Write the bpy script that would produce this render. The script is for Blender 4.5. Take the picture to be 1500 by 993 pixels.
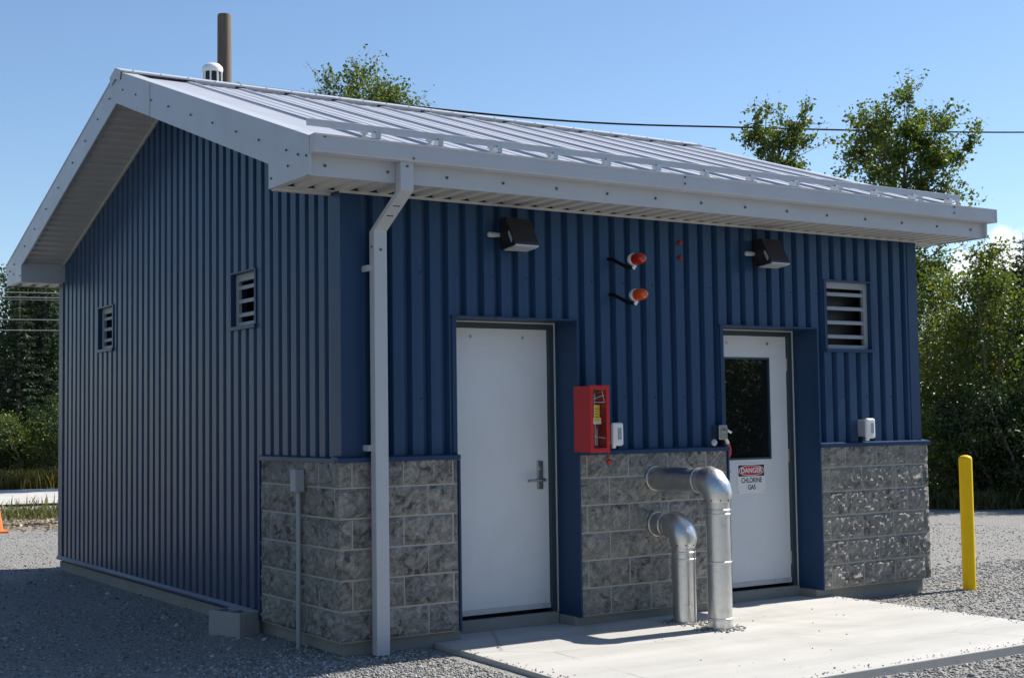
import bpy, bmesh, math, random
import numpy as np
from mathutils import Vector, Matrix

for o in list(bpy.data.objects): bpy.data.objects.remove(o)
SC = bpy.context.scene
COL = SC.collection
rad = math.radians

# ------------------------------------------------------------------ camera
cam = bpy.data.cameras.new('camera'); cam_o = bpy.data.objects.new('camera', cam); COL.objects.link(cam_o)
CAM = Vector((-3.985, -8.162, 1.596))
cr, cu, cf = Vector((.8363, -.5482, -.0139)), Vector((-.0207, -.0568, .9982)), Vector((.548, .8344, .0589))
cam_o.matrix_world = Matrix(((cr.x, cu.x, -cf.x, CAM.x), (cr.y, cu.y, -cf.y, CAM.y), (cr.z, cu.z, -cf.z, CAM.z), (0, 0, 0, 1)))
cam.sensor_width = 36; cam.sensor_fit = 'HORIZONTAL'; cam.lens = 36 * 2000.6 / 1500
cam.clip_start = .05; cam.clip_end = 3000
SC.camera = cam_o

# ------------------------------------------------------------------ sky, sun, exposure
SUN_EL, SUN_AZ = rad(45), rad(92.5)          # azimuth measured from +Y towards +X
world = bpy.data.worlds.new('World'); SC.world = world; world.use_nodes = True
wn, wl = world.node_tree.nodes, world.node_tree.links
wn.clear()
sky = wn.new('ShaderNodeTexSky'); sky.sky_type = 'NISHITA'; sky.sun_disc = False
sky.sun_elevation = SUN_EL; sky.sun_rotation = SUN_AZ
sky.altitude = 50; sky.air_density = 1.0; sky.dust_density = .12; sky.ozone_density = 4.0
bg = wn.new('ShaderNodeBackground'); bg.inputs[1].default_value = .091
wo = wn.new('ShaderNodeOutputWorld')
# a few low fair-weather clouds near the horizon
tc = wn.new('ShaderNodeTexCoord'); sep = wn.new('ShaderNodeSeparateXYZ'); wl.new(tc.outputs['Generated'], sep.inputs[0])
nz = wn.new('ShaderNodeTexNoise'); nz.inputs['Scale'].default_value = 26; nz.inputs['Detail'].default_value = 8; nz.inputs['Roughness'].default_value = .58
wl.new(tc.outputs['Generated'], nz.inputs[0])
def wmath(op, a, b=0.):
    n = wn.new('ShaderNodeMath'); n.operation = op
    for v, i in ((a, 0), (b, 1)):
        if isinstance(v, (int, float)): n.inputs[i].default_value = v
        else: wl.new(v, n.inputs[i])
    return n.outputs[0]
cloud = None
for az, el, w_, h_ in ((.945, .100, .060, .036), (1.30, .11, .12, .04), (2.4, .10, .16, .05), (3.6, .12, .12, .04), (4.6, .10, .15, .045), (5.55, .09, .10, .03)):
    dt = wn.new('ShaderNodeVectorMath'); dt.operation = 'DOT_PRODUCT'; wl.new(tc.outputs['Generated'], dt.inputs[0]); dt.inputs[1].default_value = (math.cos(az), -math.sin(az), 0)
    df = wn.new('ShaderNodeVectorMath'); df.operation = 'DOT_PRODUCT'; wl.new(tc.outputs['Generated'], df.inputs[0]); df.inputs[1].default_value = (math.sin(az), math.cos(az), 0)
    uu = wmath('POWER', wmath('ABSOLUTE', wmath('DIVIDE', dt.outputs['Value'], w_)), 2.)
    vv = wmath('POWER', wmath('ABSOLUTE', wmath('DIVIDE', wmath('SUBTRACT', sep.outputs[2], el), h_)), 2.)
    f = wmath('ADD', wmath('SUBTRACT', wmath('SUBTRACT', 1., uu), vv), wmath('MULTIPLY', wmath('SUBTRACT', nz.outputs[0], .5), 3.2))
    f = wmath('MULTIPLY', f, wmath('GREATER_THAN', df.outputs['Value'], 0.))
    cloud = f if cloud is None else wmath('MAXIMUM', cloud, f)
mu = wn.new('ShaderNodeMapRange'); mu.interpolation_type = 'SMOOTHSTEP'; mu.inputs[1].default_value = .15; mu.inputs[2].default_value = .75; wl.new(cloud, mu.inputs[0])
mxc = wn.new('ShaderNodeMix'); mxc.data_type = 'RGBA'; mxc.inputs[7].default_value = (9.6, 9.8, 10.2, 1)
wl.new(mu.outputs[0], mxc.inputs[0]); wl.new(sky.outputs[0], mxc.inputs[6]); wl.new(mxc.outputs[2], bg.inputs[0])
wl.new(bg.outputs[0], wo.inputs[0])
sun = bpy.data.lights.new('sun', 'SUN'); sun.energy = 5.0; sun.angle = rad(.53); sun.color = (1, .95, .87)
sun_o = bpy.data.objects.new('sun', sun); COL.objects.link(sun_o)
sd = Vector((math.sin(SUN_AZ) * math.cos(SUN_EL), math.cos(SUN_AZ) * math.cos(SUN_EL), math.sin(SUN_EL)))
sun_o.rotation_euler = sd.to_track_quat('Z', 'Y').to_euler(); sun_o.location = sd * 60
vs = SC.view_settings; vs.view_transform = 'Standard'; vs.look = 'None'; vs.gamma = 1; vs.exposure = .70; vs.use_curve_mapping = False
SC.render.engine = 'CYCLES'

# ------------------------------------------------------------------ materials
class NT:
    def __init__(s, name):
        s.m = bpy.data.materials.new(name); s.m.use_nodes = True
        s.n, s.l = s.m.node_tree.nodes, s.m.node_tree.links
        s.b = s.n['Principled BSDF']; s.out = s.n['Material Output']
        t = s.n.new('ShaderNodeTexCoord'); s.obj = t.outputs['Object']; s.gen = t.outputs['Generated']
    def add(s, kind, **kw):
        n = s.n.new(kind)
        for k, v in kw.items(): setattr(n, k, v)
        return n
    def noise(s, scale, detail=4, rough=.55, vec=None, dist=0):
        n = s.add('ShaderNodeTexNoise'); n.inputs['Scale'].default_value = scale; n.inputs['Detail'].default_value = detail
        n.inputs['Roughness'].default_value = rough; n.inputs['Distortion'].default_value = dist
        s.l.new(vec or s.obj, n.inputs[0]); return n.outputs[0]
    def vor(s, scale, vec=None, feature='F1', out=0):
        n = s.add('ShaderNodeTexVoronoi', feature=feature); n.inputs['Scale'].default_value = scale
        s.l.new(vec or s.obj, n.inputs[0]); return n.outputs[out]
    def ramp(s, fac, stops):
        n = s.add('ShaderNodeValToRGB'); e = n.color_ramp.elements
        while len(e) < len(stops): e.new(.5)
        for q, (p, c) in zip(e, stops):
            q.position = p; q.color = (c, c, c, 1) if isinstance(c, (int, float)) else (*c, 1)
        s.l.new(fac, n.inputs[0]); return n.outputs[0]
    def mix(s, fac, a, b, mode='MIX'):
        n = s.add('ShaderNodeMix', data_type='RGBA', blend_type=mode)
        for v, i in ((fac, 0), (a, 6), (b, 7)):
            if isinstance(v, (int, float)): n.inputs[i].default_value = v if i == 0 else (v, v, v, 1)
            elif isinstance(v, tuple): n.inputs[i].default_value = (*v, 1)
            else: s.l.new(v, n.inputs[i])
        return n.outputs[2]
    def math(s, op, a, b=0):
        n = s.add('ShaderNodeMath', operation=op)
        for v, i in ((a, 0), (b, 1)):
            if isinstance(v, (int, float)): n.inputs[i].default_value = v
            else: s.l.new(v, n.inputs[i])
        return n.outputs[0]
    def island(s):
        return s.add('ShaderNodeNewGeometry').outputs['Random Per Island']
    def orand(s):
        return s.add('ShaderNodeObjectInfo').outputs['Random']
    def stretch(s, sc):
        n = s.add('ShaderNodeMapping'); n.inputs['Scale'].default_value = sc; s.l.new(s.obj, n.inputs[0]); return n.outputs[0]
    def shifted(s, k=37.):
        n = s.add('ShaderNodeVectorMath', operation='ADD'); c = s.add('ShaderNodeCombineXYZ')
        r = s.math('MULTIPLY', s.orand(), k); [s.l.new(r, c.inputs[i]) for i in range(3)]
        s.l.new(s.obj, n.inputs[0]); s.l.new(c.outputs[0], n.inputs[1]); return n.outputs[0]
    def bump(s, h, dist, strength=1.):
        n = s.add('ShaderNodeBump'); n.inputs['Distance'].default_value = dist; n.inputs['Strength'].default_value = strength
        s.l.new(h, n.inputs['Height']); s.l.new(n.outputs[0], s.b.inputs['Normal'])
    def set(s, color=None, rough=None, metal=None, spec=None):
        for v, k in ((color, 'Base Color'), (rough, 'Roughness'), (metal, 'Metallic'), (spec, 'Specular IOR Level')):
            if v is None: continue
            if isinstance(v, tuple): s.b.inputs[k].default_value = (*v, 1)
            elif isinstance(v, (int, float)): s.b.inputs[k].default_value = v
            else: s.l.new(v, s.b.inputs[k])
        return s.m

def painted(name, col, rough, dirt=.06, coat=0, bumpd=.0004, scale=3, dark=.75, spec=.5):
    t = NT(name)
    f = t.ramp(t.noise(scale, 6, .6), [(.3, 0.), (.75, 1.)])
    fine = t.ramp(t.noise(scale * 18, 3, .6), [(.35, 0.), (.7, 1.)])
    c = t.mix(t.math('MULTIPLY', f, dirt * 4), col, tuple(x * dark for x in col))
    c = t.mix(t.math('MULTIPLY', fine, dirt), c, tuple(min(1, x * 1.25 + .01) for x in col))
    t.set(c, t.ramp(f, [(0, rough * .85), (1, min(1, rough * 1.2))]))
    if bumpd: t.bump(t.noise(1.7, 3, .5), bumpd * 6, .35)
    t.b.inputs['Specular IOR Level'].default_value = spec
    if coat: t.b.inputs['Coat Weight'].default_value = coat; t.b.inputs['Coat Roughness'].default_value = .15
    return t.m

M = {}
BLUE = (.023, .060, .130)
M['blue'] = painted('blue_steel', BLUE, .30, .03, bumpd=0, scale=.8, spec=.5)
def blue_steel():
    t = NT('blue_ribbed_steel'); st = t.ramp(t.noise(1., 5, .62, t.stretch((26, 26, .7))), [(.35, 0.), (.72, 1.)]); lo = t.ramp(t.noise(.9, 5, .6), [(.35, 0.), (.7, 1.)])
    c = t.mix(t.math('MULTIPLY', st, .22), BLUE, tuple(x * 1.45 + .006 for x in BLUE)); c = t.mix(t.math('MULTIPLY', lo, .25), c, tuple(x * .72 for x in BLUE))
    sp = t.add('ShaderNodeSeparateXYZ'); t.l.new(t.add('ShaderNodeNewGeometry').outputs['Position'], sp.inputs[0])
    dust = t.math('MULTIPLY', t.ramp(t.math('ADD', sp.outputs[2], t.math('MULTIPLY', t.noise(6, 5), .35)), [(.28, 1.), (.75, 0.)]), .22)
    c = t.mix(dust, c, (.16, .155, .145))
    t.set(c, t.ramp(st, [(0, .30), (1, .40)]), spec=.24); return t.m
M['blue'] = blue_steel()
M['blue_dark'] = painted('blue_flashing', (.017, .049, .114), .38, .04, bumpd=0, scale=.8, spec=.24)
M['trim'] = painted('grey_white_steel', (.46, .485, .52), .38, .08, bumpd=.0006)
M['soffit'] = painted('soffit_steel', (.50, .50, .48), .5, .08)
M['frame'] = painted('door_frame_paint', (.030, .055, .075), .45, .06)
M['door'] = painted('door_paint', (.66, .69, .72), .40, .09, scale=2.2)
M['white'] = painted('white_plastic', (.78, .79, .79), .4, .05)
M['red'] = painted('red_paint', (.50, .012, .014), .32, .05)
M['darkred'] = painted('dark_red_enamel', (.16, .008, .010), .3, .04)
M['dullred'] = painted('faded_red', (.22, .025, .02), .6, .1)
M['yellow'] = painted('yellow_paint', (.85, .54, .004), .5, .07, scale=6, spec=.2)
M['black'] = painted('dark_bronze_paint', (.012, .010, .012), .45, .06)
M['rubber'] = painted('black_cable', (.006, .006, .007), .8, .0, bumpd=0, spec=.1)
M['orange'] = painted('orange_plastic', (.85, .16, .02), .5, .05)
M['seal'] = painted('sealant', (.6, .58, .52), .6, .05)
M['conduit'] = painted('grey_conduit', (.30, .33, .36), .5, .08, scale=9)
M['ink'] = painted('black_ink', (.012, .012, .014), .6, .0)
M['screw'] = painted('screw_paint', (.07, .08, .10), .5, .0)
M['signwhite'] = painted('sign_white', (.75, .76, .76), .35, .02)
M['signred'] = painted('sign_red', (.52, .02, .02), .4, .02)
M['tag'] = painted('yellow_tag', (.75, .50, .03), .6, .05)
M['paper'] = painted('paper_tag', (.7, .66, .55), .7, .05)
M['wirelight'] = painted('weathered_aluminium_cable', (.30, .30, .29), .6, .04)
M['brass'] = painted('dull_brass', (.48, .40, .26), .45, .08)

def roof_mat():
    t = NT('galvalume_roof')
    sp = t.vor(140, out=1); g = t.ramp(t.noise(2.2, 5), [(.3, 0.), (.7, 1.)])
    bw = t.add('ShaderNodeRGBToBW'); t.l.new(sp, bw.inputs[0])
    c = t.mix(t.math('MULTIPLY', bw.outputs[0], .35), (.43, .44, .48), (.55, .56, .59))
    c = t.mix(t.math('MULTIPLY', g, .25), c, (.29, .30, .335))
    t.set(c, .44, .25); t.bump(t.noise(1.3, 2), .004, .4); return t.m
M['roof'] = roof_mat()
def galv():
    t = NT('bright_aluminium_jacket')
    st = t.noise(1.0, 6, .65, t.stretch((22, 22, 2.2)))
    sc = t.ramp(t.noise(14, 7, .7, None, .6), [(.52, 0.), (.68, 1.)])
    c = t.mix(t.math('MULTIPLY', sc, .4), (.66, .66, .65), (.34, .33, .31))
    t.set(c, t.ramp(st, [(.3, .26), (.75, .50)]), 1.); t.bump(t.noise(5, 4), .004, .5); return t.m
M['jacket'] = galv()
def steel():
    t = NT('satin_steel'); t.set((.45, .45, .44), .28, 1.); return t.m
M['steel'] = steel()
def glass():
    t = NT('dark_glass'); t.set((.006, .008, .008), .015); t.b.inputs['IOR'].default_value = 1.62; return t.m
M['glass'] = glass()
def clear():
    t = NT('clear_cover'); tr = t.add('ShaderNodeBsdfTransparent'); gl = t.add('ShaderNodeBsdfGlossy'); gl.inputs['Roughness'].default_value = .05
    mx = t.add('ShaderNodeMixShader'); mx.inputs[0].default_value = .045
    t.l.new(tr.outputs[0], mx.inputs[1]); t.l.new(gl.outputs[0], mx.inputs[2]); t.l.new(mx.outputs[0], t.out.inputs[0]); return t.m
M['clear'] = clear()
def lens(name, col):
    t = NT(name); t.set(col, .12); t.b.inputs['Transmission Weight'].default_value = .25; t.b.inputs['Coat Weight'].default_value = .5; return t.m
M['lens_red'] = lens('red_lens', (.50, .018, .008)); M['lens_orange'] = lens('orange_lens', (.75, .10, .008))
M['lamp_lens'] = painted('lamp_diffuser', (.46, .46, .48), .3, .03)

def concrete(name, base, dk, scale=1., broom=False, bumpd=.003):
    t = NT(name)
    big = t.ramp(t.noise(1.1 * scale, 6, .62), [(.3, 0.), (.7, 1.)])
    mid = t.ramp(t.noise(7 * scale, 6, .65), [(.35, 0.), (.75, 1.)])
    fine = t.noise(70 * scale, 4, .6)
    c = t.mix(t.math('MULTIPLY', big, .55), base, dk)
    c = t.mix(t.math('MULTIPLY', mid, .3), c, tuple(x * .82 for x in base))
    sp = t.ramp(t.noise(55 * scale, 2, .5), [(.66, 0.), (.72, 1.)])
    c = t.mix(t.math('MULTIPLY', sp, .35), c, tuple(x * .5 for x in dk))
    h = fine
    if broom:
        st = t.noise(1., 5, .6, t.stretch((3.0, 42, 1))); st2 = t.ramp(t.noise(1., 4, .6, t.stretch((.35, 3.2, 1))), [(.35, 0.), (.72, 1.)])
        h = t.math('ADD', st, t.math('MULTIPLY', fine, .5)); c = t.mix(t.math('MULTIPLY', st2, .5), c, tuple(min(1., x * 1.28) for x in base))
    if broom:
        ck = t.ramp(t.vor(.55, t.stretch((1, 1.2, 1)), 'DISTANCE_TO_EDGE'), [(.0, 1.), (.006, 0.)])
        c = t.mix(t.math('MULTIPLY', ck, t.math('MULTIPLY', t.ramp(t.noise(1.3, 3), [(.5, 0.), (.6, 1.)]), .5)), c, (.12, .115, .10))
        stn = t.ramp(t.noise(.8, 7, .7, None, .8), [(.55, 0.), (.68, 1.)]); c = t.mix(t.math('MULTIPLY', stn, .35), c, (.30, .27, .22))
    t.set(c, .88); t.bump(h, bumpd, .5); return t.m
M['slab'] = concrete('broomed_concrete', (.44, .43, .405), (.28, .27, .25), .9, True)
M['found'] = concrete('foundation_concrete', (.27, .27, .25), (.16, .155, .14), 1.6)
M['cinder'] = concrete('cinder_block', (.33, .33, .32), (.25, .25, .24), 3)
M['mortar'] = concrete('mortar', (.44, .425, .39), (.33, .32, .295), 4)

def block_mat():
    t = NT('split_face_block'); v = t.shifted()
    sw = t.noise(12, 9, .74, v, .7); fl = t.noise(38, 6, .7, v, .3); big = t.ramp(t.noise(4.5, 3, .5, v), [(.38, 0.), (.62, 1.)])
    base = t.mix(t.orand(), (.37, .35, .31), (.28, .275, .26))
    dark = t.math('MULTIPLY', t.ramp(sw, [(.41, 1.), (.47, 0.)]), t.math('ADD', t.math('MULTIPLY', big, .72), .18))
    c = t.mix(t.math('MULTIPLY', t.ramp(fl, [(.44, 0.), (.60, 1.)]), .5), base, (.47, .45, .41))
    c = t.mix(t.math('MULTIPLY', dark, .9), c, (.060, .060, .062))
    c = t.mix(t.math('MULTIPLY', t.ramp(t.noise(85, 3, .6, v), [(.56, 0.), (.66, 1.)]), .45), c, (.05, .05, .05))
    t.set(c, .92, spec=.25); t.bump(t.math('ADD', t.math('MULTIPLY', t.ramp(sw, [(.36, 0.), (.54, 1.)]), .6), t.math('MULTIPLY', fl, .8)), .022, .9); return t.m
M['block'] = block_mat()

def gravel_ground():
    t = NT('crushed_gravel')
    d = t.vor(46); cc = t.vor(46, out=1); d2 = t.vor(120); cc2 = t.vor(120, out=1)
    bw = t.add('ShaderNodeRGBToBW'); t.l.new(cc, bw.inputs[0]); bw2 = t.add('ShaderNodeRGBToBW'); t.l.new(cc2, bw2.inputs[0])
    v = t.mix(.5, bw.outputs[0], bw2.outputs[0])
    c = t.ramp(v, [(.15, (.14, .138, .13)), (.5, (.27, .265, .25)), (.85, (.42, .41, .39))])
    big = t.ramp(t.noise(.35, 6, .6), [(.35, 0.), (.7, 1.)])
    c = t.mix(t.math('MULTIPLY', big, .35), c, (.36, .34, .31))
    gap = t.ramp(d, [(.35, 0.), (.75, 1.)]); c = t.mix(t.math('MULTIPLY', gap, .45), c, (.12, .115, .105))
    t.set(c, .92)
    h = t.math('ADD', t.math('MULTIPLY', d, -1.), t.math('MULTIPLY', d2, -.45)); t.bump(h, .016, .9); return t.m
M['gravel'] = gravel_ground()
def stones():
    t = NT('gravel_stones'); r = t.island()
    c = t.ramp(r, [(0, (.10, .10, .097)), (.45, (.23, .228, .22)), (.8, (.38, .375, .36)), (1, (.58, .57, .55))])
    c = t.mix(t.math('MULTIPLY', t.noise(160, 3), .35), c, (.2, .19, .18)); t.set(c, .85); return t.m
M['stones'] = stones()
def road_mat():
    t = NT('gravel_road'); c = t.ramp(t.noise(.9, 7, .65), [(.3, (.36, .35, .32)), (.7, (.50, .485, .45))])
    t.set(c, .95); t.bump(t.noise(30, 4), .01, .6); return t.m
M['road'] = road_mat()
def bark(name, a, b, zs=3.):
    t = NT(name); v = t.stretch((14, 14, zs)); n = t.noise(1., 6, .7, v)
    t.set(t.ramp(n, [(.3, a), (.7, b)]), .9); t.bump(n, .012, .8); return t.m
M['bark'] = bark('tree_bark', (.09, .075, .06), (.22, .20, .17)); M['pole'] = bark('weathered_pole', (.075, .058, .042), (.21, .165, .12), .6)
def leaf(name, stops, trans=.45, rough=.5):
    t = NT(name); r = t.island(); c = t.ramp(r, stops)
    c = t.mix(t.math('MULTIPLY', t.orand(), .25), c, tuple(x * .7 for x in stops[0][1]))
    t.set(c, rough); t.b.inputs['Specular IOR Level'].default_value = .4
    tl = t.add('ShaderNodeBsdfTranslucent'); t.l.new(t.mix(1., c, (1., 1., .5), 'MULTIPLY'), tl.inputs[0])
    mx = t.add('ShaderNodeMixShader'); mx.inputs[0].default_value = trans
    t.l.new(t.b.outputs[0], mx.inputs[1]); t.l.new(tl.outputs[0], mx.inputs[2]); t.l.new(mx.outputs[0], t.out.inputs[0]); return t.m
M['leaf'] = leaf('alder_leaf', [(0, (.065, .115, .024)), (.55, (.105, .165, .030)), (.85, (.18, .22, .040)), (1, (.28, .26, .045))])
M['leaf_dark'] = leaf('willow_leaf', [(0, (.026, .054, .016)), (.6, (.044, .082, .022)), (.9, (.075, .12, .03)), (1, (.16, .20, .04))], .30)
M['leaf_yellow'] = leaf('birch_leaf', [(0, (.085, .13, .024)), (.5, (.16, .20, .030)), (1, (.28, .24, .03))], .4)
M['needle'] = leaf('spruce_needle', [(0, (.022, .045, .026)), (.6, (.038, .070, .038)), (1, (.075, .105, .050))], .12, .6)
M['grass'] = leaf('roadside_grass', [(0, (.06, .09, .025)), (.5, (.13, .14, .045)), (1, (.26, .22, .09))], .3)
M['golden'] = leaf('goldenrod', [(0, (.07, .09, .02)), (.45, (.20, .17, .035)), (.8, (.34, .24, .05)), (1, (.42, .30, .10))], .3)
M['litter'] = leaf('dry_leaf', [(0, (.16, .11, .06)), (.5, (.30, .22, .13)), (1, (.46, .38, .26))], .1)

# ------------------------------------------------------------------ mesh helpers
ORG = {}
def put(name, me, mat, parent=None, origin=None, smooth=False, bevel=0):
    o = bpy.data.objects.new(name, me); COL.objects.link(o)
    if mat and not me.materials: me.materials.append(M[mat] if isinstance(mat, str) else mat)
    if parent is not None:
        o.parent = parent; ORG[o] = ORG[parent]
    else:
        ORG[o] = Vector(origin or (0, 0, 0)); o.location = ORG[o]
    if smooth:
        for p in me.polygons: p.use_smooth = True
    if bevel:
        b = o.modifiers.new('bevel', 'BEVEL'); b.width = bevel; b.segments = 2; b.limit_method = 'ANGLE'; b.harden_normals = False
    return o
def empty(name, loc):
    o = bpy.data.objects.new(name, None); COL.objects.link(o); o.location = loc; o.empty_display_size = .1; ORG[o] = Vector(loc); return o
def tag(o, label, cat, group=None):
    o['label'] = label; o['category'] = cat
    if group: o['group'] = group
    return o
class MB:
    def __init__(s): s.v, s.f = [], []
    def add(s, v, f):
        k = len(s.v); s.v += [tuple(p) for p in v]; s.f += [tuple(i + k for i in q) for q in f]; return s
    def box(s, x0, x1, y0, y1, z0, z1):
        return s.add([(x, y, z) for z in (z0, z1) for y in (y0, y1) for x in (x0, x1)],
                     [(0, 2, 3, 1), (4, 5, 7, 6), (0, 1, 5, 4), (2, 6, 7, 3), (0, 4, 6, 2), (1, 3, 7, 5)])
    def quad(s, a, b, c, d): return s.add([a, b, c, d], [(0, 1, 2, 3)])
    def prism(s, pts, axis, a0, a1):
        def P(p, a):
            q = list(p); q.insert(axis, a); return q
        n = len(pts)
        return s.add([P(p, a0) for p in pts] + [P(p, a1) for p in pts],
                     [tuple(range(n)), tuple(range(2 * n - 1, n - 1, -1))] + [(i, i + n, (i + 1) % n + n, (i + 1) % n) for i in range(n)])
    def tube(s, pts, r, n=10, caps=True):
        pts = [Vector(p) for p in pts]; rs = r if isinstance(r, (list, tuple)) else [r] * len(pts)
        up = None; rings = []
        for i, p in enumerate(pts):
            d = (pts[min(i + 1, len(pts) - 1)] - pts[max(i - 1, 0)]).normalized()
            if up is None: up = d.orthogonal().normalized()
            up = (up - d * up.dot(d)).normalized(); w = d.cross(up)
            rings.append([p + (up * math.cos(a) + w * math.sin(a)) * rs[i] for a in [2 * math.pi * j / n for j in range(n)]])
        v = [q for rg in rings for q in rg]
        f = [(i * n + j, i * n + (j + 1) % n, (i + 1) * n + (j + 1) % n, (i + 1) * n + j) for i in range(len(pts) - 1) for j in range(n)]
        if caps: f += [tuple(range(n - 1, -1, -1)), tuple((len(pts) - 1) * n + j for j in range(n))]
        return s.add(v, f)
    def mesh(s, off=Vector((0, 0, 0))):
        me = bpy.data.meshes.new('m'); me.from_pydata([(a - off.x, b - off.y, c - off.z) for a, b, c in s.v], [], s.f)
        me.validate(); me.update()
        bm = bmesh.new(); bm.from_mesh(me); bmesh.ops.recalc_face_normals(bm, faces=bm.faces); bm.to_mesh(me); bm.free(); return me
    def build(s, name, mat, parent=None, origin=None, smooth=False, bevel=0, kind=None):
        off = ORG[parent] if parent is not None else Vector(origin or (0, 0, 0))
        me = s.mesh(off); me.name = name
        o = put(name, me, mat, parent, origin, smooth, bevel)
        if smooth:
            with_angle(o)
        if kind: o['kind'] = kind
        return o
def with_angle(o, a=35):
    bm = bmesh.new(); bm.from_mesh(o.data)
    for e in bm.edges: e.smooth = len(e.link_faces) == 2 and e.calc_face_angle(0) < rad(a)
    bm.to_mesh(o.data); bm.free()
def raw_mesh(name, verts, faces_flat, per):
    me = bpy.data.meshes.new(name); nv = len(verts); nf = len(faces_flat) // per
    me.vertices.add(nv); me.vertices.foreach_set('co', np.asarray(verts, np.float32).ravel())
    me.loops.add(nf * per); me.loops.foreach_set('vertex_index', np.asarray(faces_flat, np.int32))
    me.polygons.add(nf); me.polygons.foreach_set('loop_start', np.arange(nf, dtype=np.int32) * per); me.polygons.foreach_set('loop_total', np.full(nf, per, np.int32))
    me.update(calc_edges=True); me.validate(); return me

# ------------------------------------------------------------------ dimensions (metres; front wall faces -Y, gable faces -X)
W, D = 5.784, 6.979
S = .043                   # steel cladding sits this far behind the block faces
ZB, ZT = .15, 1.329        # bottom of the blocks, underside of the ledge flashing
OV, OE, ZF = .404, .405, 3.147   # gable overhang, eave overhang, soffit level
OVR = .352
ZG = .03                   # gravel level
SL = .327
def zroof(y):              # top of roof plane
    return 3.369 + SL * (min(y, D - y) + .43)
ZP = zroof(D / 2)
LG, LF = 1.3126, .913
MP0, MP1, RP0 = 1.955, 3.405, 4.4435
DOORS = [(.93, 1.945), (3.42, 4.432)]
ZH = 2.32
rng = np.random.default_rng(7); random.seed(7)

# ------------------------------------------------------------------ ground
def ground():
    def ax(a, b, step, far):
        near = np.arange(a, b + 1e-6, step); k = np.array([1.5, 3, 6, 12, 25, 50, 120, 300, 700]); k = k[k < far]
        return np.concatenate([a - k[::-1], near, b + k])
    xs, ys = ax(-8, 12, .16, 900), ax(-8, 16, .16, 900)
    X, Y = np.meshgrid(xs, ys); Z = np.full_like(X, ZG)
    und = .012 * np.sin(X * 1.7 + .6 * Y) + .010 * np.sin(Y * 2.3 - .8 * X + 1) + .006 * np.sin(X * 5.1 + 2.2 * Y)
    dist = np.maximum(np.maximum(-X, X - W), np.maximum(-Y - 2.4, Y - D)); Z += und * np.clip(dist / .6, .15, 1)
    Z += .022 * np.clip(1 - dist / .5, 0, 1) * (X < .8)
    V = np.stack([X, Y, Z], -1).reshape(-1, 3); nx, ny = len(xs), len(ys)
    i = (np.arange(ny - 1)[:, None] * nx + np.arange(nx - 1)[None]).ravel()
    F = np.stack([i, i + 1, i + 1 + nx, i + nx], 1).ravel()
    o = put('ground', raw_mesh('ground', V, F, 4), 'gravel', smooth=True); o['kind'] = 'structure'
ground()
def ground_z(x, y):
    und = .012 * np.sin(x * 1.7 + .6 * y) + .010 * np.sin(y * 2.3 - .8 * x + 1) + .006 * np.sin(x * 5.1 + 2.2 * y)
    dist = np.maximum(np.maximum(-x, x - W), np.maximum(-y - 2.4, y - D))
    return ZG + und * np.clip(dist / .6, .15, 1) + .022 * np.clip(1 - dist / .5, 0, 1) * (x < .8)
# road behind, seen at the left
RD = Vector((math.cos(.24), -math.sin(.24), 0)); RN = Vector((math.sin(.24), math.cos(.24), 0)); C0 = Vector((CAM.x, CAM.y, 0))
def rp(s, d, z=0): p = C0 + RD * s + RN * d; return Vector((p.x, p.y, z))
b = MB(); n = 24
for i in range(n):
    s0, s1 = -60 + 160 * i / n, -60 + 160 * (i + 1) / n
    b.quad(rp(s0, 28.9, ZG + .035), rp(s1, 28.9, ZG + .035), rp(s1, 35.2, ZG + .05), rp(s0, 35.2, ZG + .05))
b.build('gravel_road', 'road')['kind'] = 'structure'
# concrete pad in front of the doors
SZ = .085
pad = MB().prism([(.735, .05), (.956, .05), (.956, .244), (1.924, .244), (1.929, .05), (3.441, .05), (3.446, .244), (4.404, .244), (4.409, .05), (4.60, .05), (4.625, -2.43), (.585, -2.43)], 2, ZG - .12, SZ).build('concrete_pad', 'slab', bevel=.006)
pad['kind'] = 'structure'

# ------------------------------------------------------------------ the building
B = tag(empty('utility_building', (W / 2, D / 2, ZG)), 'blue ribbed steel utility building with stone block base and grey metal roof', 'building')

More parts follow.
